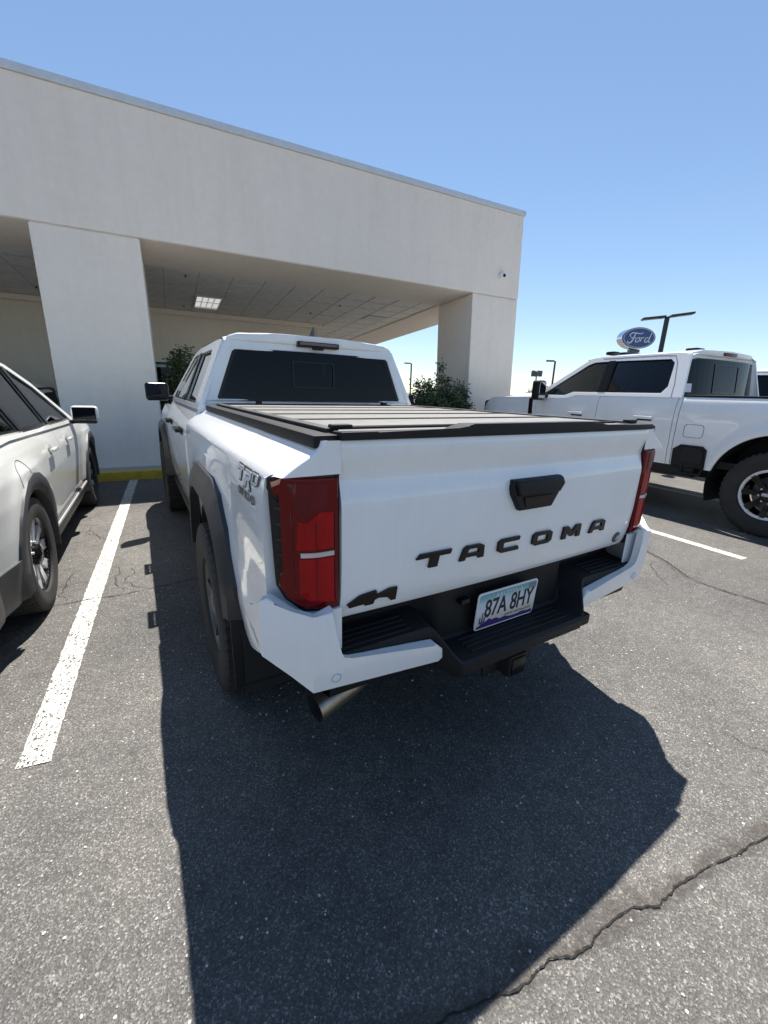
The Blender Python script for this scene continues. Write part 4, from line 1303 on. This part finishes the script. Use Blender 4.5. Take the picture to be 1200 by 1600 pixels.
        for nm, wv_, gm in (('rear_side_window', wr, TINT), ('front_side_window', wf, GREENG)):
            cx_, cz_ = sum(p[0] for p in wv_) / len(wv_), sum(p[1] for p in wv_) / len(wv_)
            big = [(cx_ + (p[0] - cx_) * 1.02, cz_ + (p[1] - cz_) * 1.03) for p in wv_]
            sml = [(cx_ + (p[0] - cx_) * .95, cz_ + (p[1] - cz_) * .93) for p in wv_]
            g = mk(nm, shape([big], .002, lambda a, b_, d: sff(a, b_, d - .004)), gm, t, 0)
            mk('window_seal', shape([big, sml], .004, lambda a, b_, d: sff(a, b_, d + .010)), GLOSSB, g, 0)
        mk('centre_pillar', shape([[(1.995, 1.44), (2.095, 1.44), (2.095, 1.865), (1.995, 1.865)]], .004, lambda a, b_, d: sff(a, b_, d + .014)), GLOSSB, fr_, 0)
        mk('door_cut', shape([stroke([(1.055, 1.39), (1.075, 1.55), (1.14, 1.80), (1.19, 1.885), (1.35, 1.895), (2.2, 1.895)], .004)], .0008, lambda a, b_, d: sff(a, b_, d + .0165)), simple('seam_grey', (.12, .12, .13), .6), fr_, 0)
        mk('tail_lamp', bbox(*sorted((s * .88, s * .99)), -1.18, -1.05, .95, 1.36, .02), REDL, t)
        if s < 0: mk('inner_trim', bbox(-.93, -.90, .98, 3.2, .8, 1.41, 0), CABIN, t, 0)
        else: mk('inner_trim', bbox(.90, .93, .98, 3.2, .8, 1.41, 0), CABIN, t, 0)
    # cab rear
    rf_ = lambda a, b_, d: (a, .94 + (b_ - 1.4) * .10 + .09 * (abs(a) / .9) ** 3 - d, b_)
    ro_ = [(-.95, 1.38), (.95, 1.38), (.80, 1.86), (.74, 1.915), (-.74, 1.915), (-.80, 1.86)]
    rh_ = [(-.88, 1.42), (.88, 1.42), (.755, 1.835), (.735, 1.85), (-.735, 1.85), (-.755, 1.835)]
    cr_ = mk('cab_rear_frame', shape([ro_, rh_], .012, rf_, .004), WHITE, t, 30)
    bigr = [(a * 1.01, 1.635 + (b_ - 1.635) * 1.03) for a, b_ in rh_]
    g = mk('rear_window', plate(bigr, .004, rf_, 0, 1, linspace(-.8, .8, 17)), TINT, t, 0)
    slr = [(-.30, 1.46), (.30, 1.46), (.30, 1.80), (-.30, 1.80)]
    mk('sliding_pane_frame', shape([slr, [(a * .93, 1.63 + (b_ - 1.63) * .92) for a, b_ in slr]], .003, lambda a, b_, d: rf_(a, b_, d + .008)), GLOSSB, g, 0)
    mk('window_sticker', plate([(-.80, 1.46), (-.70, 1.46), (-.70, 1.56), (-.80, 1.56)], .001, lambda a, b_, d: rf_(a, b_, d + .006), 0), PW, g, 0)
    P = []
    for y in linspace(1.0, 2.55, 22):
        row = []
        for q in linspace(-1, 1, 25):
            zz = 1.912 + .075 * (1 - abs(q) ** 2.8) - max(0, (y - 2.2)) ** 1.5 * .22 - max(0, 1.12 - y) ** 2 * 2.0
            row.append((q * .79, y, zz))
        P.append(row)
    mk('roof', gridp(P), WHITE, t, 30)
    mk('roof_edge', plate([(-.775, 1.895), (.775, 1.895), (.755, 1.922), (.6, 1.95), (0, 1.965), (-.6, 1.95), (-.755, 1.922)], .06, lambda a, b_, d: (a, 1.035 + .09 * (abs(a) / .9) ** 3 - d, b_), .012, 2, linspace(-.7, .7, 9)), WHITE, t, 35)
    bl_ = mk('high_brake_lamp', bbox(-.16, .16, .962, .99, 1.905, 1.945, .008, 2), REDL, t)
    for xx in (-.52, -.26, 0, .26, .52):
        mk('roof_marker_lamp', bbox(xx - .07, xx + .07, 2.20, 2.34, 1.955 + .02 * (1 - abs(xx)), 2.005 + .02 * (1 - abs(xx)), .02, 2), GLOSSB, t, 40)
    for xx in (-.35, .0):
        mk('roof_pod', bbox(xx - .09, xx + .09, 1.15, 1.30, 1.962, 2.0, .018, 2), GLOSSB, t, 40)
    mk('windscreen', plate([(-.88, 1.36), (.88, 1.36), (.74, 1.90), (-.74, 1.90)], .004, lambda a, b_, d: (a, 3.36 - (b_ - 1.36) * 1.72 - .08 * (a / .8) ** 2 + d, b_), 0), GREENG, t, 0)
    hz = interp([(3.25, 1.385), (3.6, 1.38), (4.2, 1.345), (4.5, 1.28), (4.72, 1.12)])
    P = []
    for y in linspace(3.22, 4.72, 24):
        row = []
        for q in linspace(-1, 1, 25):
            hw = .90 - .14 * max(0, (y - 4.1) / .65) ** 2.2
            bul = .035 * (1 if abs(q) < .55 else max(0, 1 - (abs(q) - .55) / .12))
            row.append((q * hw, y, hz(y) + .02 * (1 - q * q) + bul - .03 * abs(q) ** 8))
        P.append(row)
    mk('hood', gridp(P), WHITE, t, 30)
    mk('front_fascia', bbox(-.92, .92, 4.45, 4.76, .55, 1.27, .08, 3, f=lambda a, b_, c: (a, b_ - .14 * (a / .92) ** 4, c)), BLACKP, t, 40)
    mk('front_bumper', bbox(-.98, .98, 4.6, 4.88, .55, .80, .05, 3, f=lambda a, b_, c: (a, b_ - .20 * (a / .98) ** 4, c)), CHROME, t, 40)
    mk('tailgate', bbox(-.86, .86, -1.19, -1.12, .72, 1.40, .02), WHITE, t)
    mk('rear_bumper', bbox(-.98, .98, -1.40, -1.15, .60, .78, .03), CHROME, t)
    mk('bed_front_wall', bbox(-.9, .9, .86, .90, .7, 1.40, 0), WHITE, t, 0)
    bm = bmesh.new()
    box(bm, -.85, .85, -1.1, 4.5, .62, .70)
    for s in (-1, 1): box(bm, *sorted((s * .42, s * .52)), -1.2, 4.5, .44, .62)
    mk('frame', bm, DARK, t, 0)
    mk('rear_axle', tube([(-.72, RA, RT), (0, RA, RT), (.72, RA, RT)], [.06, .10, .06], 12), DARK, t)
    mk('cabin_floor', bbox(-.9, .9, 1.0, 3.3, .72, .82, 0), CABIN, t, 0)
    mk('dashboard', bbox(-.88, .88, 2.95, 3.36, 1.0, 1.36, .05), CABIN, t)
    mk('headliner', bbox(-.74, .74, 1.05, 2.5, 1.885, 1.90, 0), CABIN, t, 0)
    mk('steering_wheel', tube([(-.42 + .18 * math.cos(a), 2.82 - .06 * math.sin(a), 1.30 + .18 * math.sin(a)) for a in linspace(0, 2 * PI, 25)], .016, 8), GLOSSB, t)
    for yy in (1.22, 2.35):
        for xx in (-.45, .45):
            st = mk('seat', bbox(xx - .26, xx + .26, yy - .07, yy + .09, .85, 1.46, .05, 3), CABIN, t, 40)
            mk('head_rest', bbox(xx - .13, xx + .13, yy - .05, yy + .06, 1.48, 1.66, .035, 3), CABIN, st, 40)
    return t

hp = heavy_pickup((5.50, 1.09, 0), 0.004, 'lifted white heavy-duty pickup with black off-road tyres, parked to the right of the double-cab pickup')
hp.scale = (1, 1, 1.03)
c = copy_tree(hp)
c.location = (8.75, 1.0, -.06)
c['label'] = 'white heavy-duty pickup farther right, mostly hidden behind the lifted one'

# ------------------------------------------------------------------ white wagon on the left
def wagon(loc, rz, label):
    t = thing('station_wagon', label, 'car', loc, (0, 0, rz))
    AX, RT = 2.745, .362
    W0 = lin([(.22, .84), (.30, .868), (.45, .892), (.62, .908), (.78, .918), (.90, .915), (.945, .905), (.99, .893), (1.04, .872), (1.08, .850)])
    def X(y, z):
        e = .10 * max(0, (-y - .45) / .5) ** 2 + .12 * max(0, (y - 2.9) / .75) ** 2.2
        g = 0
        for yc in (0, AX):
            d = math.hypot(y - yc, z - .37)
            g += .018 * math.exp(-((d - .50) / .10) ** 2)
        return W0(z) - e + g * (1 if z < .9 else max(0, 1 - (z - .9) / .1))
    pos = lambda y, z: (X(y, z), y, z)
    belt = lin([(-.95, 1.07), (0, 1.075), (2.05, 1.03), (3.7, .93)])
    CLAD = simple('grey_cladding', (.045, .046, .048), .55, bump=.2, bscale=350)
    a0, a1 = arch_floor(0, .37, .415, 0), arch_floor(AX, .37, .415, 0)
    for s in (-1, 1):
        q = mk('rear_quarter', side_sheet(s, linspace(-.93, .545, 56), lambda u: max(a0(u, .46), .46), belt, 32, pos), WARMW, t, 26)
        mk('rear_door', side_sheet(s, linspace(.551, 1.125, 24), lambda u: .36, belt, 32, lambda y, z: (X(y, z) - .002, y, z)), WARMW, t, 26)
        fd = mk('front_door', side_sheet(s, linspace(1.131, 2.10, 30), lambda u: .36, belt, 32, lambda y, z: (X(y, z) - .002, y, z)), WARMW, t, 26)
        mk('front_wing', side_sheet(s, linspace(2.106, 3.62, 50), lambda u: max(a1(u, .42), .42), lambda u: belt(u) - .03 * max(0, u - 2.8), 30, pos), WARMW, t, 26)
        mk('gap_shade_sheet', side_sheet(s, linspace(.50, 2.16, 12), lambda u: .38, lambda u: belt(u) - .01, 14, lambda y, z: (X(y, z) - .016, y, z), .0), DARK, t, 0)  # dark sheet behind the wagon doors, standing in for shade in their gaps
        for nm, yc in (('wheel_arch_cladding', 0.0), ('wheel_arch_cladding', AX)):
            an = linspace(-.20, PI + .20, 13)
            mk(nm, flare_band(s, yc, [(.515 * math.cos(a), .37 + .515 * math.sin(a)) for a in an], [(.405 * math.cos(a), .37 + .405 * math.sin(a)) for a in an], X, .935, .06, 4), CLAD, t, 35)
            mk('wheel_well', liner(s, yc, .37, .43, .45, .90), DARK, t)
            wheel(t, (s * .805, yc, RT), s, RT, .232, .225, 'wagon')
        mk('sill_cladding', side_sheet(s, linspace(.47, 2.27, 30), lambda u: .20, lambda u: .40, 8, lambda y, z: (W0(z) + .020 - .02 * max(0, (.28 - z) / .08), y, z)), CLAD, t, 30)
        mk('sill_strip', bbox(.50, 2.24, -.012, .012, 0, .014, .005, 2, f=lambda a, b_, c_: (s * (.895 + c_), a, .385 + b_)), SILVER, t)
        mk('rear_bumper_cladding', side_sheet(s, linspace(-.97, -.42, 22), lambda u: .26, lambda u: .50, 8, lambda y, z: (X(y, z) + .012, y, z)), CLAD, t, 30)
        fdc = [(-.10 + .115 * math.cos(a), .86 + .115 * math.sin(a)) for a in linspace(0, 2 * PI, 33)[:-1]]
        mk('fuel_door_gap', shape([fdc, [(-.10 + (p[0] + .10) * .965, .86 + (p[1] - .86) * .965) for p in fdc]], .0008, lambda a, b_, d: (s * (X(a, b_) + .0015 + d), a, b_)), simple('wagon_gap', (.16, .16, .15), .6), q, 0)
        for hy in (.66, 1.40):
            h = mk('door_handle', bbox(hy, hy + .18, -.012, .012, .016, .042, .010, 2, f=lambda a, b_, c_: (s * (W0(.92) + c_), a, .925 + b_)), WARMW, t)
            mk('handle_cup', lathe([(.001, .004), (.04, .003), (.046, .0)], 18, lambda hh, a, b_: (s * (W0(.92) - .0 + hh), hy + .10 + a * 1.3, .918 + b_)), simple('cup_shade', (.30, .30, .28), .5), h)
        sx_ = lambda z: .868 - (z - 1.05) * .50
        sff = lambda a, b_, d: (s * (sx_(b_) + d), a, b_)
        out = [(-.78, 1.06), (.0, 1.075), (2.32, 1.02), (2.16, 1.10), (1.62, 1.40), (1.25, 1.53), (.75, 1.60), (0, 1.605), (-.55, 1.56), (-.72, 1.45)]
        w1_ = [(-.62, 1.13), (.30, 1.10), (.30, 1.50), (-.35, 1.48)]
        w2_ = [(.36, 1.098), (1.08, 1.082), (1.08, 1.515), (.75, 1.535), (.36, 1.52)]
        w3_ = [(1.14, 1.080), (2.06, 1.062), (1.98, 1.12), (1.58, 1.36), (1.22, 1.49), (1.14, 1.508)]
        fr_ = mk('side_frame', shape([out, w1_, w2_, w3_], .010, sff, .003), WARMW, t, 30)
        for nm, wv_ in (('quarter_window', w1_), ('rear_side_window', w2_), ('front_side_window', w3_)):
            cx_, cz_ = sum(p[0] for p in wv_) / len(wv_), sum(p[1] for p in wv_) / len(wv_)
            big = [(cx_ + (p[0] - cx_) * 1.035, cz_ + (p[1] - cz_) * 1.04) for p in wv_]
            sml = [(cx_ + (p[0] - cx_) * .95, cz_ + (p[1] - cz_) * .93) for p in wv_]
            g = mk(nm, shape([big], .002, lambda a, b_, d: sff(a, b_, d - .003)), SMOKE, t, 0)
            mk('window_seal', shape([big, sml], .003, lambda a, b_, d: sff(a, b_, d + .010)), GLOSSB, g, 0)
        for pp in ([(.295, 1.10), (.365, 1.10), (.365, 1.52), (.295, 1.50)], [(1.075, 1.085), (1.145, 1.085), (1.145, 1.512), (1.075, 1.518)]):
            mk('door_pillar', shape([pp], .003, lambda a, b_, d: sff(a, b_, d + .015)), GLOSSB, fr_, 0)
        mk('belt_trim', bbox(-.6, 2.10, -.006, .006, 0, .006, .002, 1, f=lambda a, b_, c_: (s * (X(a, 1.04) - .012 + c_ + .0), a, belt(a) + .006 + b_)), CHROME, fr_)
        mr_ = mk('mirror_housing', bbox(-.115, .115, -.05, .08, -.075, .075, .035, 3, f=lambda a, b_, c_: (s * (1.015 + a), 2.03 + b_ - .2 * a, 1.115 + c_)), WARMW, t, 40)
        mk('mirror_glass', bbox(-.098, .098, -.003, .003, -.060, .060, .002, 1, f=lambda a, b_, c_: (s * (1.015 + a), 1.977 + b_ - .2 * a, 1.115 + c_)), MIRDARK, mr_)
        mk('mirror_base', bbox(-.12, .12, -.05, .06, -.098, -.066, .012, 2, f=lambda a, b_, c_: (s * (.99 + a), 2.03 + b_ - .2 * a, 1.115 + c_)), GLOSSB, mr_)
        mk('roof_rail', tube([(s * .60, -.45, 1.60), (s * .60, -.40, 1.65), (s * .60, 1.0, 1.65), (s * .60, 1.1, 1.59)], .018, 8), CLAD, t)
        mk('tail_lamp', plate([(-.93, .82), (-.60, .88), (-.58, .98), (-.93, 1.0)], .012, lambda a, b_, d: (s * (X(a, b_) + d - .004), a, b_), .003, 1), REDL, t, 35)
    P = []
    for y in linspace(-.62, 1.45, 24):
        row = []
        for q in linspace(-1, 1, 21):
            zz = 1.598 + .05 * (1 - abs(q) ** 2.5) - max(0, y - .9) ** 1.6 * .24 - max(0, -.1 - y) ** 1.5 * .10
            row.append((q * .60, y, zz))
        P.append(row)
    mk('roof', gridp(P), WARMW, t, 30)
    mk('windscreen', plate([(-.78, 1.02), (.78, 1.02), (.61, 1.52), (-.61, 1.52)], .004, lambda a, b_, d: (a, 2.34 - (b_ - 1.02) * 1.9 - .12 * (a / .8) ** 2 + d, b_), 0), GREENG, t, 0)
    P = []
    for y in linspace(2.28, 3.62, 20):
        row = []
        for q in linspace(-1, 1, 21):
            hw = .80 - .16 * max(0, (y - 2.9) / .75) ** 2.2
            row.append((q * hw, y, 1.03 - .10 * max(0, (y - 2.3)) ** 1.6 + .03 * (1 - q * q)))
        P.append(row)
    mk('hood', gridp(P), WARMW, t, 30)
    mk('front_fascia', bbox(-.80, .80, 3.3, 3.74, .24, .86, .10, 3, f=lambda a, b_, c_: (a, b_ - .22 * (a / .8) ** 4, c_)), WARMW, t, 40)
    mk('hatch', plate([(-.76, .52), (.76, .52), (.80, 1.02), (.58, 1.57), (-.58, 1.57), (-.80, 1.02)], .03, lambda a, b_, d: (a, -.93 + max(0, b_ - 1.0) * .45 + .10 * (a / .8) ** 2 - d, b_), .008, 2, linspace(-.7, .7, 9), [.8, 1.0, 1.02, 1.3]), WARMW, t, 35)
    mk('rear_window', plate([(-.70, 1.08), (.70, 1.08), (.55, 1.48), (-.55, 1.48)], .006, lambda a, b_, d: (a, -.962 + max(0, b_ - 1.0) * .45 + .10 * (a / .8) ** 2 - d, b_), .002, 1, linspace(-.6, .6, 7)), TINT, t, 0)
    mk('rear_bumper', bbox(-.88, .88, -1.02, -.80, .26, .56, .05, 3, f=lambda a, b_, c_: (a, b_ + .12 * (a / .88) ** 4, c_)), CLAD, t, 40)
    mk('underbody', bbox(-.74, .74, -.85, 3.4, .20, .34, 0), DARK, t, 0)
    mk('cabin_floor', bbox(-.76, .76, -.8, 2.2, .34, .42, 0), CABIN, t, 0)
    mk('dashboard', bbox(-.74, .74, 1.8, 2.25, .6, 1.02, .05), CABIN, t)
    mk('headliner', bbox(-.56, .56, -.5, 1.3, 1.555, 1.57, 0), CABIN, t, 0)
    for yy in (.12, 1.0):
        for xx in (-.38, .38):
            st = mk('seat', bbox(xx - .24, xx + .24, yy - .06, yy + .09, .45, 1.10, .05, 3), CABIN, t, 40)
            mk('head_rest', bbox(xx - .13, xx + .13, yy - .05, yy + .06, 1.12, 1.32, .04, 3), CABIN, st, 40)
    return t

wg_ = wagon((-2.790, 2.10, 0), .032, 'white wagon with grey wheel-arch cladding, parked left of the double-cab pickup')
c = copy_tree(hp)
c.location = (-7.95, 9.9, 0)
c.rotation_euler = (0, 0, -PI / 2)
c['label'] = 'white pickup nose under the canopy, half hidden behind the wide left pillar'
c['group'] = 'white heavy-duty pickups'

# ------------------------------------------------------------------ shrubs
def leafmat(name, c1, c2):
    m, N, L, b = nodes(name)
    oi = N.new('ShaderNodeTexCoord')
    t, r = noise_mix(N, L, c1, c2, 9, .3, .7, 2, oi.outputs['Object'])
    L.new(r.outputs[0], b.inputs['Base Color'])
    setin(b, Roughness=.55)
    return m
LEAF = leafmat('oleander_leaf', (.032, .055, .020), (.095, .135, .055))
BARK = simple('shrub_bark', (.10, .08, .06), .9)
def shrub(loc, w_, h_, n, label, seed, twigs=14):
    rg = random.Random(seed)
    t = thing('shrub', label, 'shrub', loc, group='shrubs by the canopy pillars')
    st = bmesh.new()
    lf = bmesh.new()
    tips = []
    for k in range(twigs * 5):
        a = rg.uniform(0, 2 * PI)
        r_ = math.sqrt(rg.random()) * w_
        hh = h_ * (rg.uniform(.55, 1.0)) * (1 - .35 * (r_ / w_) ** 2) * (1.12 if rg.random() < .08 else 1)
        p0 = Vector((rg.uniform(-.12, .12), rg.uniform(-.12, .12), 0))
        p2 = Vector((math.cos(a) * r_, math.sin(a) * r_ * .8, hh))
        p1 = (p0 + p2) / 2 + Vector((rg.uniform(-.08, .08), rg.uniform(-.08, .08), .1 * h_))
        pts = [tuple(p0), tuple(p1), tuple(p2)]
        tube(catmull(pts, 4), [.010 * (1 - .085 * i) for i in range(9)], 4, st, False)
        tips.append((p1, p2))
    per = n // len(tips)
    for p1, p2 in tips:
        for k in range(per):
            q = p1.lerp(p2, rg.uniform(-.15, 1.03) if rg.random() < .8 else 1.0)
            q = q + Vector((rg.gauss(0, .055), rg.gauss(0, .055), rg.gauss(0, .05)))
            if q.z < .02: continue
            d = Vector((rg.gauss(0, 1), rg.gauss(0, 1), rg.gauss(.35, .8))).normalized()
            sd_ = d.cross(Vector((rg.gauss(0, 1), rg.gauss(0, 1), rg.gauss(0, 1)))).normalized()
            l_, wd = rg.uniform(.04, .085), rg.uniform(.012, .020)
            v = [lf.verts.new(q), lf.verts.new(q + d * l_ * .5 + sd_ * wd), lf.verts.new(q + d * l_), lf.verts.new(q + d * l_ * .5 - sd_ * wd)]
            lf.faces.new(v)
    mk('stem', st, BARK, t, 0)
    mk('foliage', lf, LEAF, t, 0)
    return t
shrub((4.05, 6.62, .12), .80, 1.66, 16000, 'dark green oleander shrub beside the right canopy pillar', 5)
shrub((-.72, 8.0, .12), .62, 1.98, 12000, 'dark green shrub beside the wide left pillar, behind the pickup mirror', 9)
shrub((3.0, 6.75, .12), .55, 1.25, 4000, 'low dark shrub hidden mostly behind the pickup cab', 12, 10)

# ------------------------------------------------------------------ far things on the right
BLUE = simple('sign_blue', (.012, .05, .22), .3, coat=.5, var=.06)
SW = simple('sign_white', (.75, .76, .78), .35, var=.03)
def oval(rx, rz, n=64): return [(rx * math.cos(2 * PI * k / n), rz * math.sin(2 * PI * k / n)) for k in range(n)]
SGX, SGY, SGZ = 20.95, 13.6, 4.42
sg = thing('pylon_sign', 'blue oval dealer sign on a short pole above the heavy-duty pickup', 'sign', (SGX, SGY, 0), (0, 0, -.46))
RX, RZ = .88, .53
mk('sign_box', plate(oval(RX, RZ), .50, lambda a, b, d: (a, .50 - d, b + SGZ), .03, 2), CHROME, sg, 35)
mk('sign_face', plate(oval(RX * .965, RZ * .945), .02, lambda a, b, d: (a, -.012 - d, b + SGZ), .004, 1), BLUE, sg, 35)
mk('sign_ring', shape([oval(RX * .915, RZ * .885), oval(RX * .885, RZ * .84)], .004, lambda a, b, d: (a, -.040 - d, b + SGZ)), SW, sg, 0)
def script(cp, wd, k=7):
    c_ = catmull(cp, k)
    ws_ = [wd * (.75 + .45 * math.sin(PI * i / (len(c_) - 1))) for i in range(len(c_))]
    return stroke(c_, ws_)
glyph = [
    script([(-.62, .10), (-.70, .28), (-.52, .46), (-.20, .44), (.10, .40), (.30, .50)], .040),
    script([(-.28, .40), (-.36, .10), (-.46, -.20), (-.60, -.40), (-.78, -.40), (-.82, -.24)], .048),
    script([(-.60, .0), (-.40, .06), (-.20, .06)], .034),
    script([(-.02, .06), (-.18, -.06), (-.20, -.28), (-.06, -.32), (.08, -.14), (.06, .06), (-.02, .06)], .036),
    script([(.14, .06), (.24, .04), (.20, -.16), (.16, -.32)], .036),
    script([(.22, -.06), (.34, .08), (.44, .04)], .034),
    script([(.80, .06), (.62, .06), (.52, -.14), (.56, -.32), (.72, -.26), (.82, -.02)], .036),
    script([(.98, .50), (.90, .20), (.82, -.16), (.86, -.32), (.98, -.26)], .038),
]
for lp_ in glyph:
    mk('sign_letter', shape([[(a * .66, b * .55) for a, b in lp_]], .003, lambda a, b, d: (a - .03, -.040 - d, b + SGZ - .02)), SW, sg, 0)
mk('sign_foot', bbox(-.26, .26, .12, .42, SGZ - .70, SGZ - .535, .04), GREYAL, sg)
mk('pole', tube([(0, .27, 0), (0, .27, SGZ - .6)], .13, 14), GREYAL, sg)

POLEM = simple('bronze_pole', (.045, .042, .040), .5, metal=.3)
def lamp_post(loc, h, arms, rz, label, sc_=1.0):
    t = thing('lamp_post', label, 'lamp post', loc, (0, 0, rz), 'parking lot lamp posts')
    mk('pole', tube([(0, 0, 0), (0, 0, h)], .16 * sc_, 8), POLEM, t)
    for a, tilt in arms:
        f = lambda x, y, z: (a * x, y, h + z + abs(x) * tilt)
        hd = mk('lamp_head', bbox(.15 * sc_, 1.55 * sc_, -.34 * sc_, .34 * sc_, -.06, .08, .02, 1, f=f), POLEM, t)
        mk('lamp_panel', bbox(.5 * sc_, 1.45 * sc_, -.17 * sc_, .17 * sc_, -.075, -.061, 0, f=f), simple('lamp_glass', (.45, .45, .42), .4), hd)
    return t
lamp_post((30.6, 18.2, 0), 6.95, ((-1, -.09), (1, .12)), -.75, 'dark double-headed lamp post right of the blue oval sign')
lamp_post((33.4, 30.0, 0), 4.75, ((-1, .02),), -.75, 'dark single-headed lamp post left of the heavy-duty pickup cab', .55)
lamp_post((27.5, 48.0, 0), 5.0, ((-1, .02),), -.4, 'thin lamp post far behind the shrub', .6)
# mast with aerials
ms = thing('cell_tower', 'thin grey phone mast with aerial panels above the heavy-duty pickup mirror', 'mast', (110, 106, 0))
mk('mast', tube([(0, 0, 0), (0, 0, 9.2)], [.30, .18], 8), GREYAL, ms)
for k in range(6):
    a = k * PI / 3
    mk('aerial_panel', bbox(-.3, .3, -.2, .2, -1.2, 1.2, .05, 1, f=lambda x, y, z: (x + 1.5 * math.cos(a), y + 1.5 * math.sin(a), z * .8 + 8.6)), GREYAL, ms)
bm = bmesh.new()
for k in range(6):
    a = k * PI / 3
    tube([(0, 0, 8.6), (1.5 * math.cos(a), 1.5 * math.sin(a), 8.6)], .08, 5, bm)
mk('aerial_arm', bm, GREYAL, ms)
# distant scrub and low roofs along the horizon
FARLEAF = leafmat('far_leaf', (.07, .08, .05), (.13, .135, .09))
for k in range(7):
    rg = random.Random(300 + k)
    D = rg.uniform(120, 190)
    az = YAW + math.radians(18.2 + k * .75 + rg.uniform(-.2, .2))
    x, y_ = CAM.x + D * math.sin(az), CAM.y + D * math.cos(az)
    hh = rg.uniform(2.5, 5.0)
    t = thing('far_tree', 'small distant tree on the horizon between the building and the heavy-duty pickup', 'tree', (x, y_, 0), group='distant trees on the horizon')
    mk('trunk', tube([(0, 0, 0), (.1, 0, hh * .5)], [.25, .14], 6), BARK, t)
    lf = bmesh.new()
    for q in range(420):
        v = Vector((rg.gauss(0, 1), rg.gauss(0, 1), rg.gauss(0, 1))).normalized() * rg.uniform(.4, 1) ** .5
        p = Vector((v.x * hh * .75, v.y * hh * .75, hh * .62 + v.z * hh * .42))
        d, e_ = Vector((rg.gauss(0, 1), rg.gauss(0, 1), rg.gauss(0, 1))).normalized(), Vector((rg.gauss(0, 1), rg.gauss(0, 1), rg.gauss(0, 1))).normalized()
        s_ = .28
        lf.faces.new([lf.verts.new(p), lf.verts.new(p + d * s_), lf.verts.new(p + d * s_ + e_ * s_), lf.verts.new(p + e_ * s_)])
    mk('crown', lf, FARLEAF, t, 0)
bpy.context.view_layer.update()
